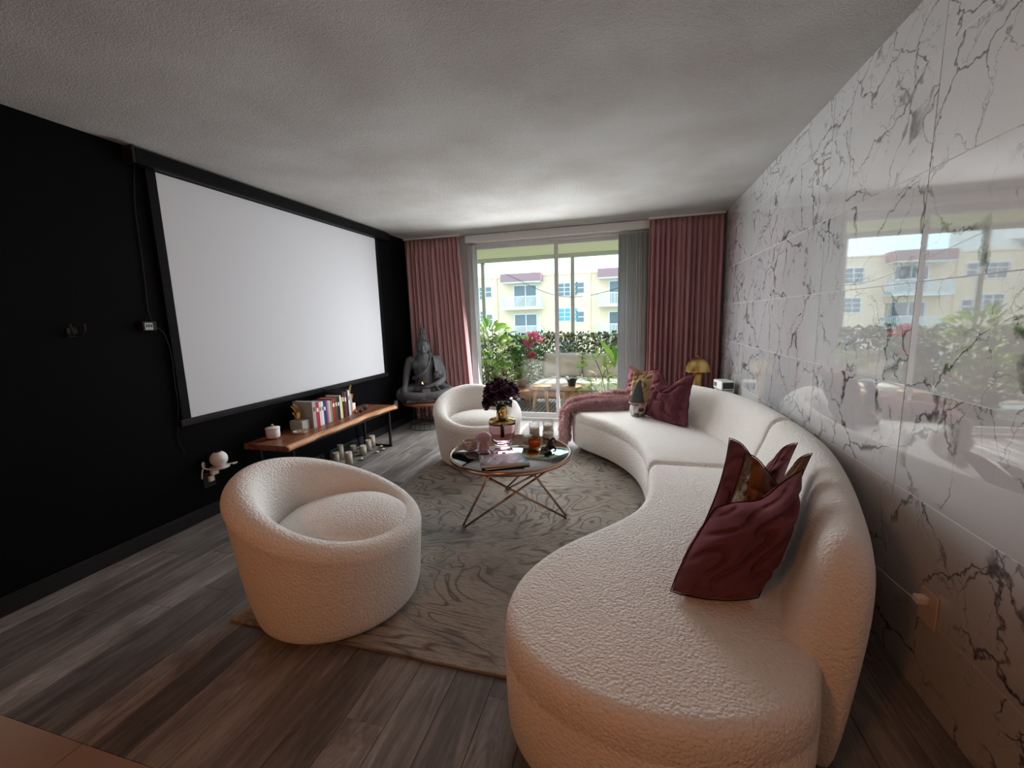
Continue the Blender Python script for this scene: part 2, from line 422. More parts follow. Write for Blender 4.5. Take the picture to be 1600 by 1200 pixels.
# marble tiled wall
wr = struct(G().box(W-.0078, W+.15, YB-.15, D+.12, -.08, H).build('wall_right', GROUT), 'white marble tiled wall', 'wall')
TW, TH = .818, .383
mt = G().box(-.009, -.0002, 0, TW-.0022, 0, TH-.0022).build('tile', MARBLE, wr, bevel=.0008, seg=1); first = True
ys = [1.90+k*TW for k in range(-7, 6)]; zs = [.295+k*TH for k in range(-1, 7)]
for y in ys:
    for z in zs:
        ya, yb = max(y, YB), min(y+TW, D); za, zb = max(z, 0), min(z+TH, H)
        if yb-ya < .02 or zb-za < .01: continue
        o = mt if first else link_copy(mt, wr)
        first = False; o.location = (W, ya, za); o.scale = (1, (yb-ya)/TW, (zb-za)/TH)
        o.rotation_euler = (0, math.radians(random.uniform(-.05, .05)), math.radians(random.uniform(-.05, .05)))
struct(G().box(-.15, W+.15, YB-.15, YB, -.08, H).build('wall_rear', simple('brown_rear_wall', (.20, .14, .10), .7)), 'brown wall behind the viewer', 'wall')
struct(G().box(-.15, WX0, D, D+.12, -.08, H).build('wall_back', WHITE), 'white wall behind the rose curtain next to the statue', 'wall')
struct(G().box(WX1, W+.15, D, D+.12, -.08, H).build('wall_back_right', WHITE), 'white wall behind the rose curtain next to the marble', 'wall')
struct(G().box(WX0, WX1, D, D+.12, WZ1, H).build('wall_back_header', WHITE), 'white strip of wall above the sliding door', 'wall')

# sliding glass door
wn = struct(thing('window_1', 'sliding glass patio door in a white aluminium frame', 'window', ((WX0+WX1)/2, D+.06, 0)))
def wbox(name, mat, *a, bev=.003): return G().box(*a).build(name, mat, wn, world=True, bevel=bev)
wbox('jamb', ALU, WX0, WX0+.045, D+.01, D+.11, 0, WZ1); wbox('jamb', ALU, WX1-.045, WX1, D+.01, D+.11, 0, WZ1)
wbox('head_rail', ALU, WX0+.045, WX1-.045, D+.01, D+.11, WZ1-.05, WZ1); wbox('threshold_track', ALU, WX0+.045, WX1-.045, D+.005, D+.115, -.02, .035)
for (a, b, y) in ((WX0+.045, 2.03, D+.035), (1.975, WX1-.045, D+.075)):
    st = .042
    wbox('stile', ALU, a, a+st, y, y+.03, .035, WZ1-.05); wbox('stile', ALU, b-st, b, y, y+.03, .035, WZ1-.05)
    wbox('bottom_rail', ALU, a+st, b-st, y, y+.03, .035, .10); wbox('top_rail', ALU, a+st, b-st, y, y+.03, WZ1-.09, WZ1-.05)
    wbox('glass_pane', PANE, a+st-.004, b-st+.004, y+.012, y+.018, .096, WZ1-.086, bev=0)

# vertical blinds
bl = thing('vertical_blind', 'grey vertical blind stacked beside the right curtain under a white headrail', 'blind', (1.99, D-.07, WZ1))
G().box(.84, 3.16, D-.10, D-.005, 2.345, 2.435).build('headrail', WHITE, bl, world=True, bevel=.004)
slat = G().grid(lambda u, v: (.0445*(2*u-1), .006*(1-(2*u-1)**2), -.04-2.26*v), 6, 2).build('slat', BLIND, bl, True, solid=.0016)
for k in range(19):
    o = slat if k == 0 else link_copy(slat, bl)
    o.location = (2.79+.0175*k-1.99, .01+.004*(k % 2), -.01); o.rotation_euler = (0, 0, math.radians(62+random.uniform(-6, 6)))
for k in range(4):
    o = link_copy(slat, bl); o.location = (.905+.012*k-1.99, .012, -.01); o.rotation_euler = (0, math.radians(-.5*k), math.radians(50+9*k))

# curtains
def curtain(label, xa, xb, xa2, xb2, y, npl, seed):
    t = thing('curtain', label, 'curtain', ((xa+xb)/2, y, .02)); rnd = random.Random(seed)
    ph = [rnd.uniform(-.6, .6) for _ in range(npl+2)]
    def fn(u, v):
        z = .02+(H-.03-.02)*v
        fl_ = 1-v
        x = (xa+(xb-xa)*u)*(v)+(xa2+(xb2-xa2)*u)*(1-v)
        k = u*npl; i = int(min(k, npl-1)); p = ph[i]*(1-(k-i))+ph[i+1]*(k-i)
        amp = (.034+.026*fl_)*(1+.7*p)
        a = 2*PI*k+p*.8*fl_
        yy = y+amp*math.sin(a)+.010*math.sin(a*.5+seed)
        x += .012*math.sin(a*2+.6)*(.4+fl_*.6)
        if v > .955: yy = y+amp*.55*math.sin(a)
        return (x, yy, z)
    G().grid(fn, npl*14+1, 24).build('cloth_panel', CURT, t, True, world=True, solid=.003)
    G().box(xa-.01, xb+.01, y-.012, y+.012, H-.022, H).build('track', WHITE, t, world=True)
    return t
curtain('dusty rose curtain hanging behind the seated statue', .02, .79, .04, .93, 5.22, 13, 3)
curtain('dusty rose curtain hanging behind the brass lamp beside the marble wall', 3.11, 3.88, 3.10, 3.88, 5.22, 14, 5)

# ceiling lamp behind the viewer (warm kitchen light)
lp = thing('pendant_lamp', 'warm pendant lamp hanging over the tiled floor behind the viewer', 'lamp', (1.75, -1.1, H))
G().lathe([(.05, 0), (.05, -.02), (.02, -.03)], 20).build('ceiling_rose', BRASS, lp, True)
G().tube([(0, 0, -.03), (0, 0, -.34)], .004, 6).build('cord', BLACKM, lp)
G().lathe([(.02, -.33), (.05, -.345), (.11, -.40), (.15, -.47), (.147, -.47), (.107, -.403), (.048, -.35), (.02, -.338)], 32).build('shade', BRASS, lp, True)
t_ = NT('lamp_bulb'); e_ = t_.n('ShaderNodeEmission'); e_.inputs[0].default_value = (1, .55, .26, 1); e_.inputs[1].default_value = 8.0; t_.l(e_.outputs[0], t_.out.inputs[0])
G().ball((0, 0, -.42), .045, 16, 10).build('bulb', t_.m, lp, True)
light('pendant_lamp_light', 'POINT', (1.75, -1.1, H-.53), 42, (1, .38, .13), shadow_soft_size=.10)

# ================================================================== RUG
rg = tag(G().box(1.14, 3.45, 1.345, 4.06, .001, .014).build('area_rug', RUG, bevel=.004), 'beige and grey area rug with swirling marble pattern under the coffee table', 'rug')

# ================================================================== SOFA
I_ = [(3.31, 1.24), (3.42, 1.55), (3.53, 1.95), (3.59, 2.35), (3.61, 2.77), (3.59, 3.15), (3.50, 3.50), (3.36, 3.80), (3.17, 4.06)]
O_ = [(3.52, 1.15), (3.65, 1.48), (3.78, 1.90), (3.875, 2.33), (3.895, 2.78), (3.87, 3.22), (3.78, 3.65), (3.60, 3.99), (3.37, 4.28)]
SZ = .42
sofa = thing('curved_sofa', 'long curved cream boucle sofa in two sections along the marble wall', 'sofa', (3.3, 2.75, 0))
near_front = [(3.36, 1.02), (3.18, .915), (2.95, .885), (2.72, .945), (2.585, 1.06), (2.525, 1.21), (2.53, 1.40), (2.635, 1.63), (2.84, 1.88), (2.965, 2.08), (3.02, 2.32), (3.035, 2.55), (3.038, 2.735)]
far_front = [(3.038, 2.752), (3.03, 2.95), (2.99, 3.22), (2.89, 3.50), (2.72, 3.77), (2.51, 3.99), (2.38, 4.17), (2.345, 4.36), (2.42, 4.54), (2.60, 4.64), (2.84, 4.61), (3.05, 4.46), (3.20, 4.28)]
def mid(k, f): return (I_[k][0]*(1-f)+O_[k][0]*f, I_[k][1]*(1-f)+O_[k][1]*f)
near_out = [mid(k, .55) for k in range(4)]+[(3.77, 2.735)]
far_out = [mid(k, .55) for k in range(5, 9)]
def seat(outline, name):
    P = [Vector((p[0], p[1])) for p in outline]
    # resample evenly
    L = [0]
    for i in range(len(P)): L.append(L[-1]+(P[(i+1) % len(P)]-P[i]).length)
    N = 240; R = []
    for k in range(N):
        d = L[-1]*k/N; i = max(j for j in range(len(P)) if L[j] <= d); f = (d-L[i])/max(1e-9, L[i+1]-L[i]); R.append(P[i].lerp(P[(i+1) % len(P)], f))
    for _ in range(14): R = [(R[i-1]+R[i]*2+R[(i+1) % N])/4 for i in range(N)]
    area = sum(R[i].x*R[(i+1) % N].y-R[(i+1) % N].x*R[i].y for i in range(N))
    nrm = []
    for i in range(N):
        t = (R[(i+1) % N]-R[i-1]).normalized(); n = Vector((t.y, -t.x)); nrm.append(n if area > 0 else -n)
    def ring(off, z): return [(R[i].x-nrm[i].x*off, R[i].y-nrm[i].y*off, z) for i in range(N)]
    r = .045
    rs = [ring(.05, .065), ring(.012, .07), ring(.0, .085), ring(-.003, .20), ring(-.004, .315), ring(.001, .322), ring(-.003, .33), ring(0, SZ-r)]
    for k in range(1, 6): a = PI/2*k/5; rs.append(ring(r*(1-math.cos(a)), SZ-r+r*math.sin(a)))
    return G().rings(rs).build(name, BOUCLE, sofa, True, world=True), ring
nf = [tuple(p) for p in spline([Vector(p) for p in near_front], 8)]
ff = [tuple(p) for p in spline([Vector(p) for p in far_front], 8)]
def rev(l): return list(reversed(l))
sn, ring_n = seat(rev(nf)+[tuple(p) for p in spline([Vector(p) for p in near_out], 6)], 'seat')
sf, ring_f = seat(rev(ff)+[tuple(p) for p in spline([Vector(p) for p in [(3.78, 2.752)]+far_out], 6)], 'seat')
PLINTH = simple('bronze_plinth', (.12, .08, .045), .35, .7)
G().rings([ring_n(.07, .0), ring_n(.07, .068)]).build('plinth', PLINTH, sofa, world=True)
G().rings([ring_f(.07, .0), ring_f(.07, .068)]).build('plinth', PLINTH, sofa, world=True)
def backrest(k0, k1, e0, e1, m0, m1):
    I = spline([Vector(I_[k]) for k in range(k0, k1+1)], 10); O = spline([Vector(O_[k]) for k in range(k0, k1+1)], 10)
    # profile (s: 0 inner .. 1 outer, z)
    prof = [(.35, .075), (.70, .07), (.80, .09), (.88, .22), (.96, .40), (1.0, .52), (1.0, .61), (.97, .665), (.90, .70), (.78, .722), (.64, .726), (.50, .712), (.40, .68), (.33, .62), (.24, .55), (.12, .47), (.03, .41), (.0, .36), (.05, .25)]
    n = len(I); rings = []
    length = sum(((I[i+1]+O[i+1])/2-(I[i]+O[i])/2).length for i in range(n-1)); acc = 0
    for i in range(n):
        if i: acc += ((I[i]+O[i])/2-(I[i-1]+O[i-1])/2).length
        k = 1.0
        for (d, e, m_) in ((acc, e0, m0), (length-acc, e1, m1)):
            if d < e: q = max(0, 1-max(d, 0)/e); k = min(k, m_+(1-m_)*math.sqrt(max(0.0, 1-q*q)))
        cz, cs = .30, .58
        kk = k
        rings.append([(*(I[i].lerp(O[i], cs+(s-cs)*kk)), cz+(z-cz)*(kk if z > cz else 1)) for s, z in prof])
    return G().rings(rings).build('backrest', BOUCLE, sofa, True, world=True, sub=1)
backrest(0, 4, .16, .05, .45, .95); backrest(4, 8, .05, .2, .95, .45)

# ================================================================== ARMCHAIRS
def armchair(label, loc, rz):
    t = thing('tub_armchair', label, 'armchair', loc, rz, 'cream boucle tub armchairs')
    NS = 72
    def prof(th):
        b = (1-math.cos(th))/2                    # 0 front .. 1 back (front = +x)
        h = .425+.275*b**1.35
        R = .40+.025*b
        r = .058+.012*b
        tilt = .03*b
        pts = [(.30, .035), (.345, .035), (.368, .05), (.38, .10), (R-.008, .28), (R+tilt*.5, h-r*1.1)]
        cx, cz = R+tilt-r, h-r
        for k in range(9):
            a = -.05+PI*1.02*k/8; pts.append((cx+r*math.cos(a), cz+r*math.sin(a)))
        pts += [(cx-r-.004-.03*b, cz-.05-.06*b), (.315-.05*b, .345), (.29-.05*b, .31), (.22, .30)]
        return pts
    rings = []
    for i in range(NS):
        th = 2*PI*i/NS; rings.append([(r*math.cos(th), r*math.sin(th), z) for r, z in prof(th)])
    g = G(); n = len(rings[0])
    vs = [p for r in rings for p in r]; fs = []
    for i in range(NS):
        for k in range(n-1): j = (i+1) % NS; fs.append((i*n+k, j*n+k, j*n+k+1, i*n+k+1))
    g.add(vs, fs); g.build('shell', BOUCLE, t, True, sub=1)
    cz = []
    pr = [(.05, .33), (.25, .33), (.30, .35), (.315, .385), (.302, .42), (.255, .455), (.17, .478), (.08, .487), (0, .489)]
    G().lathe(pr, 48).build('seat_cushion', BOUCLE, t, True).location = (.035, 0, 0)
    G().lathe([(.26, .014), (.27, .018), (.27, .036), (.2, .038)], 40).build('swivel_base', BLACK, t, True)
    return t
ch1 = armchair('cream boucle tub armchair in the foreground, seen from behind its side', (1.555, 1.615, 0), math.radians(14))
ch2 = dup(ch1, (1.515, 3.73, 0), math.radians(-58), 'cream boucle tub armchair beyond the coffee table near the patio door', 'cream boucle tub armchairs')

# ================================================================== COFFEE TABLE
TX, TY, TZ = 2.125, 2.70, .455
tb = thing('coffee_table', 'round coffee table with black mirror glass top and crossed rose gold legs', 'table', (TX, TY, .014))
t_ = NT('black_mirror_glass'); v_ = t_.coord(); t_.bsdf(t_.mix(t_.noise(v_, 4, 2), (.010, .010, .012), (.014, .014, .016)), Roughness=.012, IOR=2.6, Coat_Weight=1.0, Coat_IOR=1.8)
G().lathe([(0, TZ-.022), (.40, TZ-.022), (.404, TZ-.010), (.400, TZ-.006), (0, TZ-.006)], 64, (0, 0, -.014)).build('glass_top', t_.m, tb, True, bevel=0)
G().lathe([(.398, TZ-.03), (.418, TZ-.03), (.420, TZ-.02), (.418, TZ-.002), (.412, TZ), (.405, TZ-.003), (.400, TZ-.012), (.398, TZ-.03)], 64, (0, 0, -.014)).build('rim', ROSEGOLD, tb, True)
for k, a in enumerate((231, 356, 111)):
    a = math.radians(a); fx, fy = .385*math.cos(a), .385*math.sin(a)
    for sgn, b in ((1, math.radians((332, 307, 50)[k])), (-1, math.radians((266, 252, 318)[k]))):
        top = (.375*math.cos(b), .375*math.sin(b), TZ-.045)
        G().tube([(fx+.012*sgn*-math.sin(a), fy+.012*sgn*math.cos(a), .0075), top], .0075, 10).build('leg_rod', ROSEGOLD, tb, True)
    G().tube([(fx+.015*math.sin(a), fy-.015*math.cos(a), .0078), (fx-.015*math.sin(a), fy+.015*math.cos(a), .0078)], .0078, 10).build('foot', ROSEGOLD, tb, True)
TT = TZ   # world height of table surface

# ================================================================== PROJECTION SCREEN + LEFT WALL GEAR
ps = thing('projection_screen', 'large white projection screen in a black border on the black wall', 'screen', (.02, 3.32, .70))
G().box(.018, .024, 2.125, 4.52, .75, 2.33).build('white_surface', SCREEN, ps, world=True)
g = G().box(.0, .030, 2.065, 2.125, .70, 2.34); g.build('side_border', simple('matte_black_case', (.0035, .0035, .004), .5, Specular_IOR_Level=.2), ps, world=True, bevel=.003)
G().box(.0, .030, 4.52, 4.575, .70, 2.34).build('side_border', simple('matte_black_case', (.0035, .0035, .004), .5, Specular_IOR_Level=.2), ps, world=True, bevel=.003)
G().box(.0, .034, 2.05, 4.59, .70, .75).build('bottom_bar', simple('black_gloss_bar', (.03, .03, .032), .18, .6), ps, world=True, bevel=.006)
G().box(.0, .085, 1.98, 4.75, 2.335, 2.425).build('roller_case', simple('matte_black_case', (.0035, .0035, .004), .5, Specular_IOR_Level=.2), ps, world=True, bevel=.012)
G().box(.0, .09, 1.965, 1.98, 2.33, 2.43).build('end_cap', BLACK, ps, world=True, bevel=.004)

pa = thing('power_adapter', 'black power adapter with a pale label stuck to the black wall', 'adapter', (.0, 1.95, 1.36))
G().box(.001, .045, 1.905, 1.985, 1.345, 1.405).build('body', BLACK, pa, world=True, bevel=.005)
lb = G().box(.0452, .0456, 1.915, 1.96, 1.352, 1.395).build('label_sticker', simple('label_paper', (.35, .38, .37), .7), pa, world=True)
g = G()
for k in range(3): g.box(.0457, .0459, 1.921+.013*k, 1.929+.013*k, 1.368, 1.385)
g.build('print_mark', BLACK, lb)
for a_, b_ in (('screen_cord', [(.012, 2.02, 2.36), (.008, 1.99, 2.1), (.008, 1.985, 1.9), (.008, 1.98, 1.65), (.010, 1.97, 1.5), (.02, 1.975, 1.40)]),
              ('adapter_cord', [(.02, 1.985, 1.37), (.03, 2.0, 1.36), (.035, 2.03, 1.31), (.036, 2.05, 1.18), (.036, 2.045, 1.0), (.036, 2.045, .86), (.012, 2.04, .72), (.008, 2.03, .62), (.008, 2.06, .52)])):
    tag(G().tube(spline(b_, 6), .0035, 6).build(a_, BLACKM, None, True), 'thin black cord running down to the power adapter' if a_[0] == 's' else 'thin black cord hanging from the adapter along the screen border', 'cord')
hk = thing('wall_hook', 'small black double wall hook on the black wall', 'hook', (0, 1.58, 1.33))
G().box(0, .008, 1.555, 1.60, 1.325, 1.375).build('plate', BLACKM, hk, world=True, bevel=.003)
for dy in (-.028, .028): G().tube(spline([(.008, 1.58, 1.34), (.04, 1.58+dy*.6, 1.335), (.055, 1.58+dy, 1.36), (.05, 1.58+dy*1.1, 1.395)], 5), [.006]*15+[.008], 8).build('prong', BLACKM, hk, True, world=True)
# smart-speaker ball on its outlet shelf
sp = thing('speaker_mount', 'white outlet shelf bracket plugged in under the ball speaker', 'bracket', (0, 2.24, .35))
G().lathe([(.0, .352), (.05, .352), (.062, .358), (.064, .366), (.0, .366)], 28, (.075, 2.24, 0)).build('shelf_dish', WHITEP, sp, True, world=True)
G().box(.0, .03, 2.215, 2.265, .30, .36).build('bracket_arm', WHITEP, sp, world=True, bevel=.004)
G().tube(spline([(.08, 2.30, .36), (.10, 2.335, .362), (.13, 2.33, .368), (.14, 2.29, .37)], 6), .005, 8).build('cable_loop', WHITEP, sp, True, world=True)
G().tube(spline([(.05, 2.19, .36), (.06, 2.15, .375), (.05, 2.135, .40), (.04, 2.15, .42), (.03, 2.165, .40), (.02, 2.15, .35), (.015, 2.145, .30)], 6), .005, 8).build('cable_loop', WHITEP, sp, True, world=True)
bs = thing('ball_speaker', 'white ball-shaped smart speaker on a small wall shelf', 'speaker', (.075, 2.24, .366))
g = G(); prof = [(.028, .0), (.04, .003)]
for k in range(3, 22): a = -PI/2+PI*k/22; prof.append((.056*math.cos(a), .056+.056*math.sin(a)))
g.lathe(prof, 32).build('body', WHITEP, bs, True)
G().lathe([(0, .108), (.022, .1075), (.022, .1125), (0, .1128)], 20).build('top_ring', BLACK, bs, True)
G().ball((.05, -.02, .05), .004, 8, 6).build('sensor_dot', simple('red_dot', (.3, .05, .04), .4), bs, True)
so = thing('wall_socket', 'black wall socket with a white plug below the ball speaker', 'socket', (0, 2.20, .26))
G().box(0, .008, 2.16, 2.25, .22, .33).build('cover_plate', BLACK, so, world=True, bevel=.003)
G().box(.008, .032, 2.19, 2.225, .262, .30).build('plug', WHITEP, so, world=True, bevel=.004)
wp = thing('light_switch', 'white switch plate low on the black wall beside the statue', 'switch', (0, 4.76, .24))
G().box(0, .008, 4.725, 4.80, .24, .355).build('cover_plate', WHITEP, wp, world=True, bevel=.003)
G().box(.008, .014, 4.75, 4.775, .275, .32).build('rocker', WHITEP, wp, world=True, bevel=.002)
# outlet on the marble wall
ou = thing('wall_outlet', 'beige wall outlet with a charger plugged in on the marble wall', 'outlet', (W-.009, 1.63, .27))
G().box(W-.016, W-.0095, 1.59, 1.675, .275, .395).build('cover_plate', simple('beige_plastic', (.60, .50, .42), .4), ou, world=True, bevel=.003)
for z in (.305, .365): G().box(W-.0185, W-.0155, 1.615, 1.65, z-.016, z+.016).build('receptacle', simple('beige_plastic', (.6, .5, .42), .4), ou, world=True, bevel=.003)
G().box(W-.055, W-.0187, 1.617, 1.648, .351, .379).build('charger', WHITEP, ou, world=True, bevel=.006)
G().tube(spline([(W-.055, 1.632, .365), (W-.068, 1.66, .372), (W-.075, 1.73, .372), (W-.07, 1.84, .355), (W-.055, 1.98, .26), (W-.05, 2.05, .12), (W-.05, 2.06, .004)], 8), .0018, 6).build('charging_cable', WHITEP, ou, True, world=True)

# ================================================================== BENCH + CONTENTS
BZ = .455
bn = thing('live_edge_bench', 'low live-edge wooden bench on black steel legs under the screen', 'bench', (.23, 3.27, 0))
def edge_x(y): return .425+.016*math.sin(y*3.1+.5)+.010*math.sin(y*8.3)+.006*math.sin(y*19)
N = 60; y0, y1 = 2.49, 4.04
tp = [(edge_x(y0+(y1-y0)*k/N), y0+(y1-y0)*k/N) for k in range(N+1)]
g = G()
for z in (BZ-.042, BZ):
    g.v += [(x-(0.028 if z == BZ else 0), y, z) for x, y in tp]+[(.03, y, z) for x, y in tp]
n = N+1
for k in range(N): g.f += [(k, k+1, n+k+1, n+k), (2*n+k, 3*n+k, 3*n+k+1, 2*n+k+1), (n+k, n+k+1, 3*n+k+1, 3*n+k)]
g.f += [(0, n, 3*n, 2*n), (N, 2*n+N, 3*n+N, n+N), ]
for k in range(N): g.f.append((k, 2*n+k, 2*n+k+1, k+1))
g.build('slab', WALNUT, bn, world=True)
g = G()
g.grid(lambda u, v: ((lambda y: (edge_x(y)+.003-(.029 if v > .99 else (.012 if v > .6 else 0)), y, BZ-.037+.0385*v))(y0+(y1-y0)*u)), N+1, 5)
g.build('bark_edge', SAP, bn, True, world=True, solid=.003)
for y in (2.60, 3.975):
    r = .012; g = G()
    g.box(.37, .394, y-r, y+r, .0, BZ-.043); g.box(.05, .074, y-r, y+r, .0, BZ-.043); g.box(.074, .37, y-r, y+r, 0, .022); g.box(.074, .37, y-r, y+r, BZ-.067, BZ-.043)
    g.build('leg_frame', BLACKM, bn, world=True, bevel=.002)
for xa in (.372, .052): G().box(xa, xa+.02, 2.612, 3.963, BZ-.066, BZ-.044).build('apron', BLACKM, bn, world=True)
for y in (2.62, 2.95, 3.38, 3.6): G().ball((.395, y, BZ-.052), .006, 8, 6).build('bolt', GOLD, bn, True, world=True)

# books: (spine colour, thickness, height, depth, label)
BK = [((.36, .34, .33), .042, .235, .20, 'thick grey book at the left end of the book row beside the concrete bookend'),
 ((.42, .025, .045), .040, .215, .17, 'thick crimson book with a pale round mark next to the thick grey book'),
 ((.62, .60, .56), .026, .215, .17, 'off-white book between the crimson book and the plain white book'),
 ((.75, .74, .72), .026, .215, .17, 'plain white book to the left of the navy book'),
 ((.035, .04, .13), .034, .205, .16, 'navy blue book in the row on the bench'),
 ((.16, .09, .26), .016, .212, .15, 'thin purple book between the navy and pink books'),
 ((.58, .22, .32), .018, .210, .15, 'thin pink book beside the purple book'),
 ((.60, .52, .40), .018, .205, .15, 'thin beige book to the left of the green book'),
 ((.13, .30, .13), .024, .200, .15, 'green book in the row on the bench'),
 ((.33, .015, .025), .042, .215, .16, 'dark red book right of the green book'),
 ((.05, .06, .06), .030, .215, .15, 'charcoal book with silver flecks right of the dark red book'),
 ((.015, .015, .018), .034, .21, .15, 'plain black book in the middle right of the row'),
 ((.72, .68, .52), .020, .225, .15, 'cream book between the black and yellow books'),
 ((.70, .52, .10), .016, .205, .14, 'thin yellow book next to the cream book'),
 ((.012, .012, .014), .028, .255, .17, 'tall black book standing proud of its neighbours'),
 ((.10, .025, .035), .036, .245, .16, 'tall maroon book beside the tall black book'),
 ((.012, .013, .02), .022, .265, .17, 'tallest black book near the white bookend'),
 ((.62, .62, .60), .026, .25, .15, 'tall silver-white book near the gold wing bookend'),
 ((.36, .33, .36), .016, .215, .14, 'thin mauve book at the right end of the row'),
 ((.55, .20, .08), .016, .21, .14, 'thin orange book touching the gold wing bookend')]
y = 3.005
PAGES = simple('book_pages', (.72, .67, .56), .8, var=.12, scale=120)
for i, (c, th, hh, dp, lab) in enumerate(BK):
    b = thing('book', lab, 'book', (.245, y+th/2, BZ), 0, 'books in the row on the bench')
    m = simple('book_cover_%d' % i, c, .45, var=.1, scale=25)
    g = G(); e = th/2-.0005
    g.box(-dp, 0, -e, -e+.003, 0, hh); g.box(-dp, 0, e-.003, e, 0, hh); g.box(-.003, .002, -e, e, 0, hh)
    g.build('cover', m, b)
    G().box(-dp+.004, -.003, -e+.003, e-.003, .003, hh-.004).build('page_block', PAGES, b)
    if th > .024:
        lc = (.75, .72, .65) if sum(c) < .9 else (.12, .1, .1)
        q = G(); q.box(.0021, .0025, -e*.55, e*.55, hh*.62, hh*.78)
        q.build('spine_title', simple('spine_title_%d' % (sum(c) < .9), lc, .5), b)
    y += th+.0012
YE = y
def hand(parent, gold, base, fingers):
    g = G(); g.ball((base[0], base[1], base[2]+.05), (.022, .034, .055), 12, 8)
    g.build('palm', gold, parent, True, world=True)
    for pts, r in fingers: G().tube(spline(pts, 5), [r*(1-.35*k/15) for k in range(len(pts)*5-4)], 8).build('finger', gold, parent, True, world=True)
be = thing('hand_bookend', 'gold hand bookend set in a grey concrete block left of the books', 'bookend', (.16, 2.95, BZ))
G().box(.09, .22, 2.90, 2.995, BZ, BZ+.085).build('block', CONC, be, world=True, bevel=.004)
bx, by, bz = .15, 2.945, BZ+.085
hand(be, GOLD, (bx, by, bz-.02), [([(bx, by-.02, bz+.06), (bx+.005, by-.045, bz+.10), (bx+.005, by-.075, bz+.135)], .009), ([(bx, by-.005, bz+.07), (bx+.01, by-.03, bz+.11), (bx+.012, by-.06, bz+.15)], .009), ([(bx, by+.01, bz+.06), (bx+.015, by-.015, bz+.10), (bx+.02, by-.045, bz+.135)], .009), ([(bx+.01, by+.02, bz+.05), (bx+.02, by+.0, bz+.085), (bx+.025, by-.03, bz+.115)], .008), ([(bx, by-.03, bz+.03), (bx+.01, by-.06, bz+.06), (bx+.01, by-.075, bz+.08)], .009)])
be2 = thing('hand_bookend', 'gold wing-like hand bookend in a white block right of the books', 'bookend', (.17, YE+.06, BZ))
G().box(.12, .21, YE+.012, YE+.095, BZ, BZ+.10).build('block', WHITEP, be2, world=True, bevel=.004)
bx, by, bz = .165, YE+.05, BZ+.10
hand(be2, GOLD, (bx, by, bz-.02), [([(bx, by+.01, bz+.06), (bx, by+.03, bz+.11), (bx, by+.055, bz+.18)], .010), ([(bx, by, bz+.06), (bx+.004, by+.012, bz+.11), (bx+.004, by+.03, bz+.155)], .010), ([(bx, by-.012, bz+.06), (bx+.004, by-.01, bz+.10), (bx+.004, by-.002, bz+.14)], .010), ([(bx, by-.02, bz+.05), (bx+.006, by-.028, bz+.09), (bx+.008, by-.032, bz+.12)], .009), ([(bx, by+.02, bz+.03), (bx+.01, by+.045, bz+.05), (bx+.01, by+.06, bz+.085)], .009)])
jar = thing('lidded_jar', 'small white marble jar with lid and gold foot on the bench', 'jar', (.15, 2.66, BZ))
G().lathe([(0, .010), (.045, .010), (.05, .016), (.052, .075), (.05, .082), (0, .082)], 28).build('bowl', WHITEP, jar, True)
ld = G().lathe([(0, .083), (.054, .083), (.054, .092), (.03, .098), (0, .10)], 28).build('lid', WHITEP, jar, True)
G().ball((0, 0, .11), .012, 12, 8).build('knob', GOLD, ld, True)
for a in (0, 2.1, 4.2): G().ball((.035*math.cos(a), .035*math.sin(a), .006), .006, 8, 6).build('foot', GOLD, jar, True)
dish = thing('trinket_dish', 'small gold-rimmed leaf dish lying on the bench beside the jar', 'dish', (.24, 2.85, BZ))
G().lathe([(0, .003), (.045, .004), (.06, .016), (.062, .016), (.046, .0), (0, .0)], 24).build('saucer', WHITEP, dish, True)
G().tube([(.061*math.cos(a*PI/12), .061*math.sin(a*PI/12), .017) for a in range(24)], .003, 6, closed=True).build('gold_rim', GOLD, dish, True)
G().tube([(.03*math.cos(a*PI/8), .02*math.sin(a*PI/8)+.005, .012) for a in range(16)], .003, 6, closed=True).build('ring', GOLD, dish, True)
for k, (dx, dy, r, col, lab) in enumerate([(.255, YE+.02, .021, (.55, .27, .16), 'copper ball ornament nearest the white bookend block'), (.28, YE+.075, .023, (.10, .07, .07), 'dark ball ornament with a copper cap between two others on the bench'), (.255, YE+.19, .026, (.09, .10, .17), 'blue-grey ball ornament standing apart near the bench end')]):
    o = thing('ball_ornament', lab, 'ornament', (dx, dy, BZ), 0, 'small ball ornaments on the bench')
    G().ball((0, 0, r), r, 16, 10).build('ball', simple('ornament_%d' % k, col, .15, .6), o, True)
    G().lathe([(.0, 1.9*r), (.4*r, 1.9*r), (.3*r, 2.25*r), (0, 2.3*r)], 12).build('cap', ROSEGOLD, o, True)
    G().lathe([(.45*r, 0), (.5*r, .0), (.5*r, .2*r), (.45*r, .2*r)], 14).build('stand_ring', GOLD, o, True)

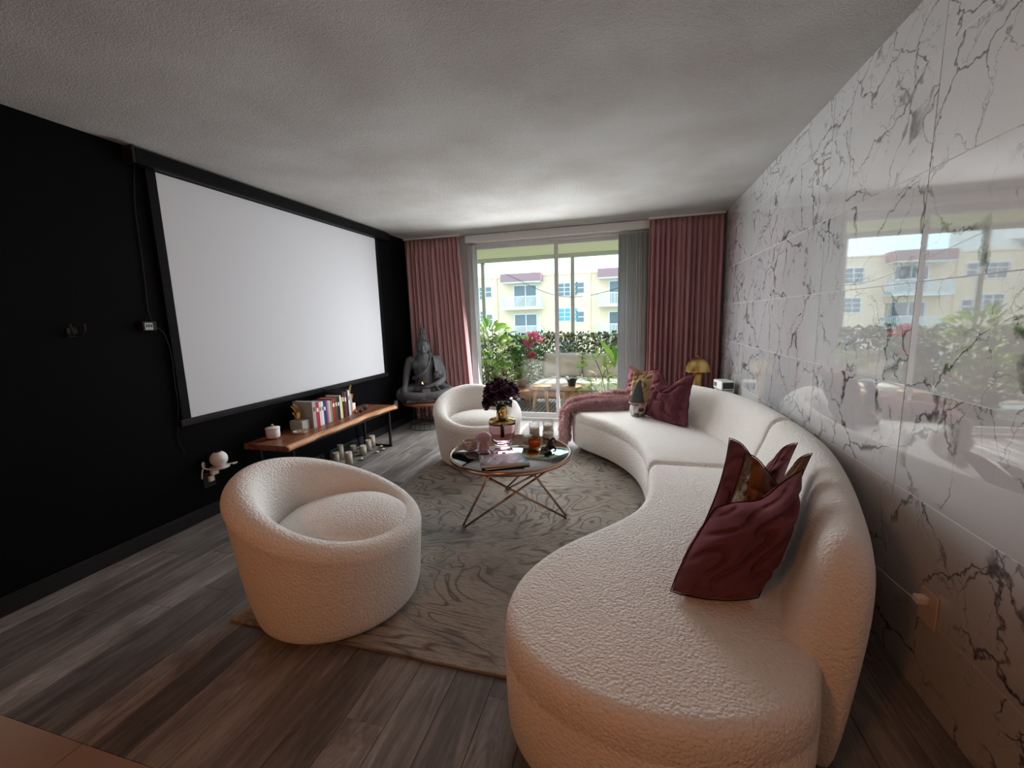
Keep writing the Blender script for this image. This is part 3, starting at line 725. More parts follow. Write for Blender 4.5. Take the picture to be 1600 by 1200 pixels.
# candles on the floor below the bench
def glass_candle(label, loc, r, h, fill, group, glass=None):
    t = thing('glass_candle', label, 'candle', loc, 0, group)
    G().lathe([(0, 0), (r*.96, 0), (r, .004), (r, h), (r-.003, h), (r-.003, .006), (0, .006)], 24).build('glass_holder', glass or CLEAR, t, True)
    G().lathe([(0, .0065), (r-.004, .0065), (r-.004, h*fill), (r*.55, h*fill-.004), (0, h*fill-.006)], 24).build('wax', WAX, t, True)
    G().tube([(0, 0, h*fill-.008), (.001, 0, h*fill+.008)], .0012, 5).build('wick', BLACK, t)
    return t
FC = [(.12, 3.40, .036, .105, 'short ivory floor candle at the left end under the bench'), (.10, 3.50, .034, .155, 'tall narrow ivory floor candle second from the left'), (.30, 3.36, .038, .135, 'stout ivory floor candle standing furthest out from the wall'),
      (.10, 3.70, .036, .085, 'squat white floor candle half hidden behind the stout one'), (.25, 3.66, .038, .105, 'medium ivory floor candle in the middle of the right-hand trio'), (.22, 3.80, .036, .125, 'tall ivory floor candle between the medium and far ones'), (.18, 3.93, .036, .135, 'ivory floor candle nearest the right bench leg')]
for x, yy, r, h, lab in FC: glass_candle(lab, (x, yy, 0), r, h, .93, 'ivory candles on the floor under the bench')
for x, yy, lab in [(.24, 3.30, 'tea light in a clear cup left of the stout candle'), (.33, 3.51, 'tea light right of the stout candle'), (.36, 3.74, 'tea light nearest the room, right of the candle trio'), (.37, 3.84, 'tea light in front of the far candle'), (.29, 3.93, 'tea light beside the bench leg')]:
    t = thing('tea_light', lab, 'tea light', (x, yy, 0), 0, 'tea lights on the floor under the bench')
    G().lathe([(0, 0), (.019, 0), (.021, .004), (.021, .024), (.0195, .024), (.0195, .006), (0, .006)], 18).build('cup', CLEAR, t, True)
    G().lathe([(0, .0065), (.0185, .0065), (.0185, .017), (0, .016)], 18).build('wax', WAX, t, True)

# ================================================================== STATUE TABLE + STATUE
SX, SY = .375, 4.87
st = thing('wire_side_table', 'black wire basket side table with round wooden top under the statue', 'side table', (SX, SY, 0))
STZ = .345
G().lathe([(0, STZ-.03), (.285, STZ-.03), (.295, STZ-.022), (.295, STZ-.006), (.287, STZ), (0, STZ)], 48).build('wooden_top', WALNUT, st, True)
def wr_r(z): return .20+.03*math.cos((z/.31)*PI*1.0-.6)-.045*math.sin(z/.31*PI)
for k in range(20):
    a = 2*PI*k/20; G().tube([(wr_r(z)*math.cos(a), wr_r(z)*math.sin(a), z) for z in [.004+.311*j/10 for j in range(11)]], .003, 5).build('wire', BLACKM, st, True)
for z in (.004, .07, .16, .25, .312):
    G().tube([(wr_r(z)*math.cos(2*PI*k/36), wr_r(z)*math.sin(2*PI*k/36), z) for k in range(36)], .0035, 5, closed=True).build('hoop', BLACKM, st, True)

bu = thing('seated_buddha_statue', 'large dark grey seated buddha statue holding a small bowl in its lap', 'statue', (SX, SY, STZ), math.radians(28))
# local: faces -y ; x right
def remeshed(g, name, mat, parent, vox=.008, it=4):
    ob = g.build(name, mat, parent, True)
    m = ob.modifiers.new('remesh', 'REMESH'); m.mode = 'VOXEL'; m.voxel_size = vox; m.use_smooth_shade = True
    s = ob.modifiers.new('smooth', 'SMOOTH'); s.factor = .5; s.iterations = it
    return ob
def limb(g, pts, rad, n=12):
    P = spline(pts, 6); m = len(P); R = spline([Vector((r, 0, 0)) for r in rad], 6)
    g.tube(P, [q.x for q in R], n); g.ball(P[0], R[0].x*.99, 12, 8); g.ball(P[-1], R[-1].x*.99, 12, 8)
g = G()
g.lathe([(0, .0), (.26, .0), (.275, .015), (.27, .035), (.20, .045), (0, .05)], 40, M=Matrix.Diagonal((1.18, .82, 1, 1)))
# crossed legs
for s in (-1, 1):
    limb(g, [(s*.09, .10, .13), (s*.24, .02, .125), (s*.305, -.07, .11)], [.10, .085, .068])
    limb(g, [(s*.305, -.07, .10), (s*.17, -.17, .085), (-s*.02, -.18, .08), (-s*.10, -.165, .08)], [.066, .06, .05, .036])
g.ball((0, .06, .14), (.19, .15, .09), 20, 12)
# torso
limb(g, [(0, .08, .15), (0, .075, .26), (0, .07, .36), (0, .075, .46), (0, .08, .52)], [.125, .12, .13, .145, .11], 20)
for s in (-1, 1):
    g.ball((s*.075, .045, .46), (.085, .085, .075)); g.ball((s*.155, .085, .515), (.062, .065, .06))
limb(g, [(0, .075, .52), (0, .065, .60)], [.062, .055])
# arms: right arm (viewer's left) straight down over the shin
limb(g, [(-.175, .085, .515), (-.215, .06, .38), (-.235, 0, .27), (-.25, -.07, .20)], [.055, .05, .042, .032])
limb(g, [(-.25, -.07, .20), (-.255, -.115, .165), (-.25, -.14, .12)], [.035, .038, .03])
for k in range(4): limb(g, [(-.272+.016*k, -.135, .14), (-.272+.016*k, -.165, .105), (-.27+.015*k, -.168, .06)], [.0105, .010, .008], 8)
limb(g, [(-.228, -.11, .16), (-.205, -.14, .13), (-.20, -.15, .10)], [.011, .011, .008], 8)
# left arm bent to the lap
limb(g, [(.175, .085, .515), (.225, .07, .38), (.235, .03, .26)], [.058, .055, .048])
limb(g, [(.235, .03, .26), (.15, -.07, .215), (.06, -.10, .195)], [.046, .038, .028])
g.ball((.02, -.10, .19), (.055, .04, .020))
for k in range(4): limb(g, [(-.01, -.125+.016*k, .19), (-.06, -.128+.016*k, .195), (-.085, -.128+.016*k, .205)], [.010, .0095, .008], 8)
# head
g.ball((0, .055, .685), (.078, .086, .098), 24, 16); g.ball((0, .03, .645), (.055, .06, .055), 18, 12)
g.ball((0, -.032, .632), (.02, .016, .014)); g.ball((0, -.030, .652), (.022, .012, .007)); 
limb(g, [(0, -.022, .71), (0, -.042, .682), (0, -.044, .668)], [.008, .012, .013], 8)
for s in (-1, 1):
    g.ball((s*.030, -.016, .694), (.020, .014, .009)); limb(g, [(s*.010, -.026, .716), (s*.032, -.022, .722), (s*.056, .0, .712)], [.006, .006, .004], 6)
    g.ball((s*.036, -.008, .662), (.022, .02, .02))
    limb(g, [(s*.078, .055, .712), (s*.087, .052, .675), (s*.084, .046, .625), (s*.080, .042, .605)], [.012, .014, .012, .012], 8)
body = remeshed(g, 'body', STONE, bu, .0065, 3)
# hair: cap with curls, top-knot and flame finial
g = G(); g.ball((0, .062, .712), (.083, .088, .085), 22, 14); g.lathe([(.055, 0), (.05, .03), (.038, .055), (.03, .075)], 18, (0, .065, .775)); 
for j in range(5):
    rr_ = .082*math.cos(j*.28); zz = .722+.078*math.sin(j*.28)
    nn = 20-3*j
    for k in range(nn):
        a = 2*PI*k/nn+j*.2
        y_ = .062+rr_*1.06*math.sin(a)
        if zz < .745 and y_ < 0.0: continue
        g.ball((rr_*math.cos(a), y_, zz+.004), .0115, 7, 5)
for j in range(3):
    for k in range(10): a = 2*PI*k/10+j*.3; q = .048-.008*j; g.ball((q*math.cos(a), .065+q*math.sin(a), .80+.018*j), .010, 6, 5)
g.build('curled_hair', STONE, bu, True)
g = G()
for k in range(7):
    a = 2*PI*k/7; c_, s_ = math.cos(a), math.sin(a)
    g.tube([(.018*c_, .065+.018*s_, .845), (.034*c_, .065+.034*s_, .875), (.026*c_, .065+.026*s_, .905), (.030*c_, .065+.030*s_, .935)], [.010, .012, .008, .001], 6)
g.tube([(0, .065, .84), (0, .065, .90), (.006, .065, .95), (0, .065, 1.02)], [.028, .024, .013, .001], 8)
g.build('flame_finial', STONE, bu, True)
# robe folds over one shoulder
g = G()
for k, (w, dz) in enumerate([(0, 0), (.03, -.012), (.055, -.03)]):
    g.tube(spline([(.06+w*.3, .15, .60+dz*.2), (.085+w*.3, .06, .595+dz*.2), (.075+w*.2, -.035+.01*k, .50+dz), (.02-w*.2, -.075, .41+dz), (-.07, -.065, .345+dz), (-.135, .0, .315+dz), (-.15, .08, .31+dz)], 6), .011, 8)
for k in range(5):
    x = .125+.024*k
    g.tube(spline([(x-.01, .12, .575-.012*k), (x, .02, .56-.015*k), (x+.01, -.045+.018*k, .47), (x+.018, -.055+.02*k, .37), (x+.01, -.05+.02*k, .29)], 6), .013, 8)
for k in range(4): g.tube(spline([(.20, -.02+.01*k, .25-.012*k), (.13, -.10, .225-.02*k), (.17, -.16, .16-.02*k), (.25, -.15, .10-.012*k)], 6), .010, 8)
for k in range(5): g.tube(spline([(-.03+.02*k, -.12, .17), (-.035+.022*k, -.20, .11), (-.05+.03*k, -.225, .04)], 5), .013, 8)
for k in range(6): g.tube(spline([(.12+.02*k, -.19, .05), (.13+.02*k, -.215, .03), (.14+.02*k, -.20, .012)], 4), .010, 6); g.tube(spline([(-.12-.02*k, -.19, .05), (-.13-.02*k, -.215, .03), (-.14-.02*k, -.20, .012)], 4), .010, 6)
g.ball((.17, -.055, .36), (.035, .018, .03)); g.ball((.15, -.06, .33), (.03, .018, .025)); g.ball((.20, -.03, .345), (.03, .02, .03))
remeshed(g, 'robe', STONE, bu, .006, 2)
bw = thing('offering_bowl', 'small dark offering dish with a lit tea candle in the statue lap', 'bowl', (0, 0, 0))
rot = Matrix.Rotation(math.radians(28), 4, 'Z'); p = Vector((SX, SY, STZ))+rot @ Vector((-.03, -.12, .215))
bw.location = p
G().lathe([(0, 0), (.03, .0), (.055, .018), (.058, .022), (.052, .020), (.028, .006), (0, .006)], 24).build('dish', BLACKM, bw, True)
t_ = NT('candle_flame'); e_ = t_.n('ShaderNodeEmission'); e_.inputs[0].default_value = (1, .45, .12, 1); e_.inputs[1].default_value = 6; t_.l(e_.outputs[0], t_.out.inputs[0])
G().lathe([(0, .006), (.016, .006), (.016, .022), (0, .021)], 14).build('tea_candle', WAX, bw, True)
G().lathe([(.0, .022), (.006, .027), (.007, .032), (.003, .042), (0, .048)], 10).build('flame', t_.m, bw, True)

# ================================================================== PILLOWS (four corners: bottom-left, bottom-right, top-right, top-left)
def pillow(label, c, mat, puff, chop, seed, bot=-.03, side=.13, band=None, name='throw_pillow'):
    BL, BR, TR, TL = [Vector(p) for p in c]
    cen = (BL+BR+TR+TL)/4; base = Vector((cen.x, cen.y, min(BL.z, BR.z)))
    X = ((BR-BL)+(TR-TL)).normalized(); Y = ((TL-BL)+(TR-BR)).normalized(); Nn = X.cross(Y).normalized(); Y = Nn.cross(X)
    R3 = Matrix((X, Y, Nn)).transposed()
    t = thing(name, label, 'pillow', base, 0)
    def pt(u, v, s):
        ex, ey = 2*u-1, 2*v-1
        ax, ay = abs(ex), abs(ey)
        # edges bow inwards between pointed corners
        iu = .5+(u-.5)*(1-side*(1-ay**2)); iv = .5+(v-.5)*(1-(.08 if v > .5 else bot)*(1-ax**2))
        p = BL.lerp(BR, iu).lerp(TL.lerp(TR, iu), iv)
        th = ((1-ax**2.2)*(1-ay**2.2))**.6
        w = nz3((u*2.3+seed, v*2.3, s), 1.0)*.03+nz3((u*6+seed, v*6, s*2), 1.0)*.010-.034*max(0, 1-abs(nz3((u*2.6+v*1.5+seed*3, v*4.5-u*1.5, s), 1.0))*7)
        ch = chop*math.exp(-(ex/.42)**2)*max(0, (v-.35)/.65)**1.5
        p = p-Y*ch
        # folds radiating from corners
        fold = .010*math.sin((ex*5+ey*7)*1.7+seed)*th*(ax*ay)**.5
        return p+Nn*s*(puff*th*(1-.25*(chop > 0)*math.exp(-(ex/.4)**2)*v)+(w+fold)*min(1, th*2))
    g = G(); n = 34
    for s in (1, -1): g.grid(lambda u, v: pt(u, v, s), n, n)
    Mi = R3.transposed()
    g.v = [tuple(Mi @ (Vector(q)-base)) for q in g.v]
    me = g.mesh('cushion', mat, True)
    bm = bmesh.new(); bm.from_mesh(me); bmesh.ops.remove_doubles(bm, verts=bm.verts, dist=.0008); bmesh.ops.recalc_face_normals(bm, faces=bm.faces); bm.to_mesh(me); bm.free()
    ob = bpy.data.objects.new('cover', me); COL.objects.link(ob); ob.parent = t; ob.rotation_euler = R3.to_euler()
    md = ob.modifiers.new('sub', 'SUBSURF'); md.levels = 1; md.render_levels = 1
    # piped seam round the edge
    ed = [pt(k/20, 0, 1) for k in range(20)]+[pt(1, k/20, 1) for k in range(20)]+[pt(1-k/20, 1, 1) for k in range(20)]+[pt(0, 1-k/20, 1) for k in range(20)]
    G().tube([q-base for q in ed], .0022, 6, closed=True).build('seam_piping', simple('dark_piping', (.045, .014, .017), .95, Specular_IOR_Level=.05) if mat in (BURG, BURGS, BRONZE) else mat, t, True)
    for b0, b1, bm_, bn_ in (band or ()):
        g = G(); g.grid(lambda u, v: tuple(pt(b0+(b1-b0)*u, .03+.94*v, 1)+Nn*.004-base), 10, 26)
        g.build(bn_, bm_, t, True)
    return t
t_ = NT('sequins'); v_ = t_.coord(); d_ = t_.voro(v_, 160, 'F1', 'Color'); dd = t_.voro(v_, 160)
t_.bsdf(t_.mix(dd, (.42, .33, .22), (.10, .07, .05)), t_.bump(d_, .9, .004), Roughness=.3, Metallic=.7); SEQ = t_.m
ORANGE = m_velvet('copper_velvet', (.13, .038, .010), (.25, .085, .02)); GOLDV = m_velvet('gold_velvet', (.22, .14, .06), (.36, .25, .12))
pillow('crumpled burgundy velvet pillow at the front of the near pillow stack', [(3.055, 1.38, .435), (3.325, 1.41, .435), (3.525, 1.69, .785), (3.205, 1.515, .685)], BURG, .15, .025, 1.3, bot=-.09, side=-.10)
pz = pillow('brown bronze velvet pillow with a sequin edge between two burgundy pillows', [(3.20, 1.66, .43), (3.44, 1.62, .43), (3.62, 1.88, .79), (3.36, 1.80, .80)], BRONZE, .085, .11, 4.2, band=((.02, .13, SEQ, 'sequin_band'), (.13, .27, ORANGE, 'copper_panel')))
pillow('burgundy velvet pillow at the back of the near pillow stack', [(3.22, 1.86, .43), (3.48, 1.84, .43), (3.63, 2.06, .78), (3.34, 1.98, .81)], BURG, .085, .12, 7.7)
pillow('large striped burgundy pillow with two peaked corners at the far sofa end', [(3.04, 4.06, .43), (3.385, 3.62, .43), (3.45, 3.80, .85), (3.13, 4.14, .86)], BURGS, .085, .13, 2.4)
pillow('gold and brown velvet pillow behind the gnome', [(2.885, 4.36, .43), (3.12, 4.20, .43), (3.21, 4.32, .80), (2.955, 4.44, .83)], GOLDV, .065, .03, 5.1)
pillow('dusty rose pillow at the far end of the sofa beside the fur throw', [(2.83, 4.53, .43), (3.12, 4.40, .44), (3.22, 4.52, .80), (2.91, 4.62, .83)], ROSE, .06, .03, 9.4)

# gnome
gn = thing('plush_gnome', 'small plush gnome with tall grey hat and white beard among the far pillows', 'gnome', (2.985, 4.06, .427), math.radians(25))
WOOLW = simple('white_wool', (.70, .68, .65), .95, var=.2, scale=90, bump=.8, bdist=.006); WOOLG = simple('grey_green_felt', (.075, .09, .085), .9, var=.2, scale=120, bump=.4)
G().lathe([(0, 0), (.055, 0), (.066, .02), (.064, .07), (.05, .115), (.03, .14), (0, .145)], 20).build('body', WOOLW, gn, True)
g = G()
g.tube([(0, 0, .105), (0, -.002, .13), (.002, -.002, .18), (.006, .0, .23), (.014, .0, .28), (.028, .002, .315), (.042, .002, .325)], [.064, .066, .055, .043, .030, .016, .004], 18)
g.build('hat', WOOLG, gn, True); G().tube([(.069*math.cos(a*PI/10), .069*math.sin(a*PI/10), .117) for a in range(20)], .007, 6, closed=True).build('hat_brim', simple('pink_felt', (.45, .28, .27), .9), gn, True)
G().ball((0, -.068, .108), .015, 12, 8).build('nose', simple('skin_felt', (.55, .32, .25), .8), gn, True)
g = G()
for k in range(46):
    a = -PI/2+random.uniform(-.9, .9); x, yv = math.cos(a), math.sin(a)
    g.tube([(.05*x, .05*yv, .105), (.072*x, .075*yv, .07), (.07*x, .072*yv, random.uniform(.005, .03))], [.011, .012, .003], 5)
g.build('beard', WOOLW, gn, True)
for s in (-1, 1): G().ball((s*.012, -.088, .062), (.016, .010, .020), 10, 7).build('heart_lobe', simple('dark_red_felt', (.14, .02, .025), .9), gn, True)
for s in (-1, 1): G().ball((s*.035, -.06, .016), (.022, .03, .016), 10, 7).build('boot', simple('grey_felt', (.12, .12, .12), .9), gn, True)

# fur throw over the far end of the sofa
FUR = m_velvet('pink_fur', (.46, .26, .27), (.78, .56, .57))
th = thing('fur_throw', 'dusty pink faux fur throw draped over the far end of the sofa', 'throw', (2.6, 4.35, .43))
def throw_pt(u, v):
    # u: 0 on the seat near the pillows .. 1 hanging near the floor ; v: across
    path = [(2.93, .505), (2.78, .525), (2.60, .51), (2.44, .485), (2.335, .452), (2.298, .36), (2.292, .22), (2.29, .06)]
    k = u*(len(path)-1); i = min(int(k), len(path)-2); f = k-i
    x = path[i][0]*(1-f)+path[i+1][0]*f; z = path[i][1]*(1-f)+path[i+1][1]*f
    yc = 4.50-.20*min(1, u/.6); hw = .20-.035*max(0, (u-.5)*2)
    y = yc+(2*v-1)*hw
    edge = (1-abs(2*v-1)**3)
    fold = .022*math.sin(v*11+u*4)+.014*math.sin(v*23-u*6+1)+.035*nz3((u*4, v*4, 1))+.022*nz3((u*16, v*9, 4))+.012*nz3((u*34, v*20, 8))
    onseat = max(0, min(1, (.62-u)/.12))
    zz = z*onseat+z*(1-onseat)
    zb = SZ+.008
    if onseat > 0: z = zb+(z-zb)*edge**.6+fold*edge*onseat
    x -= fold*(1-onseat)*1.1+.01*(1-onseat)
    return (x, y, max(z, .03))
g = G(); g.grid(throw_pt, 130, 70); g.build('blanket', FUR, th, True, world=True, solid=.012)
g = G(); rf = random.Random(4)
for k in range(30000):
    u, v = rf.random(), rf.random()
    p = Vector(throw_pt(u, v)); e = .01
    a = Vector(throw_pt(min(1, u+e), v))-Vector(throw_pt(max(0, u-e), v)); b = Vector(throw_pt(u, min(1, v+e)))-Vector(throw_pt(u, max(0, v-e)))
    n = a.cross(b)
    if n.length < 1e-9: continue
    n.normalize()
    if n.z < 0 and u < .6: n = -n
    if u >= .6 and n.x > 0: n = -n
    d = (n+Vector((rf.uniform(-.9, .9), rf.uniform(-.9, .9), rf.uniform(-.8, .3)))).normalized()*rf.uniform(.025, .055)
    s = d.cross(Vector((rf.uniform(-1, 1), rf.uniform(-1, 1), rf.uniform(-1, 1)))).normalized()*.007
    q = p+n*.004; o = len(g.v)
    g.v += [tuple(q-s), tuple(q+s), tuple(q+d)]; g.f.append((o, o+1, o+2))
tag(g.build('fur_pile', FUR, th, world=True, fix=False), None, None, kind='stuff')

# ================================================================== ON THE COFFEE TABLE
PINKG = m_glass('pink_glass', (.97, .76, .82)); SMOKE = m_tint('mauve_glass', (.55, .36, .40), .35); AMBER = m_thin_glass('amber_glass', (.95, .62, .25))
va = thing('pink_glass_vase', 'pink glass vase with a gold neck on the coffee table', 'vase', (2.03, 2.84, TT))
va.scale = (1.16, 1.16, 1.16)
outer = [(0, 0), (.045, 0), (.058, .006), (.070, .04), (.082, .10), (.084, .13), (.082, .145)]
inner = [(.078, .145), (.080, .13), (.078, .10), (.066, .042), (.052, .012), (0, .010)]
G().lathe(outer+inner, 40).build('glass_body', PINKG, va, True)
G().lathe([(.0845, .143), (.085, .150), (.078, .162), (.045, .168), (.034, .174), (.032, .24), (.036, .246), (.033, .247), (.029, .24), (.031, .176), (.042, .164), (.075, .158), (.082, .147)], 40).build('gold_neck', GOLD, va, True)
# rose bouquet
bo = thing('rose_bouquet', 'bunch of dark purple roses standing in the pink vase', 'flowers', (2.03, 2.84, TT+.05))
PET = m_leaf('purple_petal', (.018, .003, .016), (.085, .018, .060), .12); GLF = m_leaf('dark_green_leaf', (.008, .018, .010), (.03, .06, .03), .1); STEM = simple('dark_stem', (.02, .03, .02), .6)
def rose_mesh(seed):
    r_ = random.Random(seed); g = G()
    for ring_, (cnt, rad, hgt, op) in enumerate([(3, .010, .040, .15), (4, .018, .040, .40), (5, .027, .036, .75), (6, .036, .030, 1.15)]):
        for k in range(cnt):
            a = 2*PI*k/cnt+ring_*.5+r_.uniform(-.15, .15); wdt = 2*PI/cnt*.72
            def fn(u, v):
                an = a+(u-.5)*wdt*2*(.55+.45*math.sin(PI*min(1, v*.8+.2))); rr2 = rad*(.25+.75*v**.6)+op*.016*v**3
                z = hgt*v-.012*op*v**4-.010*(2*u-1)**2*v
                return (rr2*math.cos(an), rr2*math.sin(an), z-.004*ring_)
            g.grid(fn, 6, 6)
    g.ball((0, 0, -.006), (.012, .012, .010), 8, 6)
    return g.mesh('rose', PET, True)
RM = [rose_mesh(k) for k in range(3)]
spots = [(-.075, -.045, .345), (-.035, -.075, .315), (.0, -.02, .385), (.065, -.045, .345), (.03, -.075, .33), (-.09, .02, .36), (.09, .02, .335), (.01, .06, .38), (-.04, .05, .395), (.055, .06, .36), (-.02, -.05, .37), (-.075, -.085, .275)]
neck = Vector((0, 0, .225))
for k, s_ in enumerate(spots):
    d = (Vector(s_)-neck).normalized()
    inst('rose', RM[k % 3], bo, s_, d.to_track_quat('Z', 'Y').to_euler(), (1.12,)*3)
    G().tube(spline([(s_[0]*.12, s_[1]*.12, .0), (s_[0]*.15, s_[1]*.15, .20), (s_[0]*.5, s_[1]*.5, .27), tuple(Vector(s_)-d*.01)], 4), .0028, 5).build('stem', STEM, bo, True)
def leaf_mesh(L, Wd, mat, bend=.25, obov=.5):
    g = G()
    def fn(u, v):
        w = Wd*math.sin(PI*min(1, max(0, v))**(1.0 if obov == .5 else 1.45))**.8*.5
        x = (2*u-1)*w; return (x, L*v, -bend*L*v*v+abs(2*u-1)*w*.3)
    g.grid(fn, 3, 7); return g.mesh('leaf', mat, True)
LM = leaf_mesh(.055, .034, GLF)
for k in range(34):
    a = random.uniform(0, 2*PI); r = random.uniform(.02, .095)
    inst('leaf', LM, bo, (r*math.cos(a), r*math.sin(a), random.uniform(.235, .32)), (random.uniform(-.5, .9), random.uniform(-.4, .4), a-PI/2), (random.uniform(.8, 1.3),)*3)
bw2 = thing('candle_bowl', 'small pink marbled candle bowl at the left edge of the coffee table', 'bowl', (1.845, 2.665, TT))
t_ = NT('pink_marbled_ceramic'); v_ = t_.coord(); t_.bsdf(t_.ramp(t_.noise(v_, 22, 5, .6, 2), [(.35, (.26, .17, .16)), (.5, (.52, .41, .39)), (.65, (.70, .62, .60))]), Roughness=.2)
G().lathe([(0, 0), (.035, 0), (.052, .012), (.058, .035), (.055, .058), (.048, .070), (.044, .070), (.050, .056), (.052, .036), (.046, .016), (0, .010)], 32).build('bowl', t_.m, bw2, True)
G().lathe([(0, .0105), (.044, .017), (.049, .045), (0, .045)], 24).build('wax', WAX, bw2, True)
mu = thing('glass_mushroom', 'mauve fluted glass mushroom ornament on the coffee table', 'ornament', (1.955, 2.64, TT))
def fl_lathe(prof, n, k, amp): 
    g = G(); vs = []; m = len(prof)
    rings = [[((r*(1+amp*math.cos(k*2*PI*i/n)))*math.cos(2*PI*i/n), (r*(1+amp*math.cos(k*2*PI*i/n)))*math.sin(2*PI*i/n), z) for i in range(n)] for r, z in prof]
    return g.rings(rings)
fl_lathe([(.004, .0), (.03, .0), (.036, .01), (.036, .03), (.028, .055), (.022, .072), (.004, .074)], 64, 12, .05).build('stalk', SMOKE, mu, True)
fl_lathe([(.004, .0745), (.03, .0745), (.052, .082), (.056, .094), (.052, .112), (.036, .13), (.015, .139), (.003, .14)], 80, 16, .03).build('cap', SMOKE, mu, True)
mg = thing('fashion_magazine', 'thick grey magazine with a portrait cover lying on top at the table front', 'magazine', (2.14, 2.44, TT), math.radians(24))
t_ = NT('magazine_cover'); v_ = t_.coord(); t_.bsdf(t_.ramp(t_.noise(v_, 7, 3, .5, 1.5), [(.32, (.05, .04, .05)), (.44, (.20, .18, .20)), (.55, (.32, .30, .32)), (.66, (.42, .34, .32))]), Roughness=.45)
G().box(-.135, .135, -.10, .10, .016, .0175).build('cover', t_.m, mg); G().box(-.133, .134, -.099, .099, .002, .016).build('page_block', PAGES, mg); G().box(-.135, .135, -.10, .10, 0, .0018).build('back_cover', t_.m, mg)
g = G()
def stroke(g, pts, w, z=.0177):
    for a, b in zip(pts, pts[1:]):
        A, B = Vector((*a, 0)), Vector((*b, 0)); d = (B-A).normalized(); n = Vector((-d.y, d.x, 0))*w
        o = len(g.v); g.v += [tuple(A-n+Vector((0, 0, z))), tuple(B-n+Vector((0, 0, z))), tuple(B+n+Vector((0, 0, z))), tuple(A+n+Vector((0, 0, z)))]; g.f.append((o, o+1, o+2, o+3))
stroke(g, [(-.115, .03), (-.115, .085)], .006); stroke(g, [(-.09, -.05), (-.06, .02)], .007); stroke(g, [(-.02, -.06), (.0, -.02), (-.03, .0), (-.01, .04)], .003); stroke(g, [(.02, .07), (.06, .085)], .004)
g.build('cover_print', simple('pale_print', (.66, .60, .58), .4), mg)
mg2 = thing('magazine', 'black magazine lying under the grey one at the table front', 'magazine', (0, 0, 0))
mg2.location = (2.155, 2.455, TT); mg2.rotation_euler = (0, 0, math.radians(30))
mg.location.z = TT+.0125
G().box(-.14, .14, -.105, .105, .0, .0015).build('back_cover', BLACK, mg2); G().box(-.138, .139, -.103, .103, .0015, .0105).build('page_block', PAGES, mg2); G().box(-.14, .14, -.105, .105, .0105, .0122).build('cover', BLACK, mg2)
for x, yy, r, h, f, lab in [(2.215, 2.86, .038, .085, .8, 'low white candle at the left of the table candle cluster'), (2.235, 2.985, .040, .135, .72, 'tall glass candle behind the amber glass'), (2.335, 3.005, .040, .155, .74, 'tallest glass candle at the back of the table cluster'), (2.355, 2.90, .042, .105, .82, 'wide glass candle behind the black figurine')]:
    glass_candle(lab, (x, yy, TT), r, h, f, 'white candles on the coffee table')
am = thing('amber_glass_votive', 'amber glass votive with a glowing wick in front of the white candles', 'votive', (2.275, 2.80, TT))
G().lathe([(0, 0), (.036, 0), (.041, .008), (.044, .07), (.041, .072), (.039, .012), (0, .008)], 28).build('glass_cup', AMBER, am, True)
G().lathe([(0, .0085), (.037, .0125), (.039, .04), (0, .04)], 24).build('wax', simple('amber_wax', (.80, .36, .08), .4), am, True)
bk = thing('black_figurine', 'small glossy black curled figurine at the right of the coffee table', 'figurine', (2.395, 2.775, TT))
BG = simple('black_glaze', (.01, .01, .011), .12)
G().ball((0, 0, .033), (.026, .024, .034), 16, 10).build('body', BG, bk, True)
for pts in ([(0, 0, .06), (-.02, -.01, .075), (-.045, -.01, .08), (-.055, -.01, .10)], [(.0, 0, .06), (.02, .0, .08), (.03, .01, .065), (.035, .01, .04)], [(-.015, -.015, .03), (-.03, -.03, .02), (-.03, -.045, .008), (-.01, -.055, .006)], [(.015, -.015, .03), (.035, -.03, .02), (.04, -.045, .007), (.025, -.06, .006)]):
    G().tube(spline(pts, 5), [.010-.0005*k for k in range(16)], 8).build('arm', BG, bk, True)

# ================================================================== CORNER TABLE, LAMP, PROJECTOR
ct = thing('corner_side_table', 'dark side table in the corner behind the sofa', 'side table', (3.70, 4.72, 0))
CZ = .50
G().box(3.50, 3.895, 4.38, 5.08, CZ-.03, CZ).build('table_top', BLACK, ct, world=True, bevel=.004)
for x in (3.53, 3.865):
    for yy in (4.41, 5.05): G().box(x-.015, x+.015, yy-.015, yy+.015, 0, CZ-.03).build('leg', BLACKM, ct, world=True)
la = thing('mushroom_lamp', 'brass dome table lamp behind the sofa beside the curtain', 'lamp', (3.615, 4.86, CZ))
G().lathe([(0, 0), (.075, 0), (.078, .006), (.07, .014), (.045, .02), (.042, .05), (.045, .12), (.05, .19), (.042, .22), (.03, .235), (0, .236)], 36).build('lamp_base', BRASS, la, True)
pr_ = [(.126, .240), (.128, .242)]+[(.127*math.cos(a*PI/2/10), .242+.155*math.sin(a*PI/2/10)) for a in range(1, 11)]
pr2 = [(.001, .392)]+[(.122*math.cos(a*PI/2/10), .242+.149*math.sin(a*PI/2/10)) for a in range(9, -1, -1)]
G().lathe(pr_+pr2, 40).build('lamp_shade', BRASS, la, True)
G().lathe([(0, .396), (.008, .397), (.008, .408), (.004, .412), (0, .413)], 12).build('finial', BRASS, la, True)
z = CZ
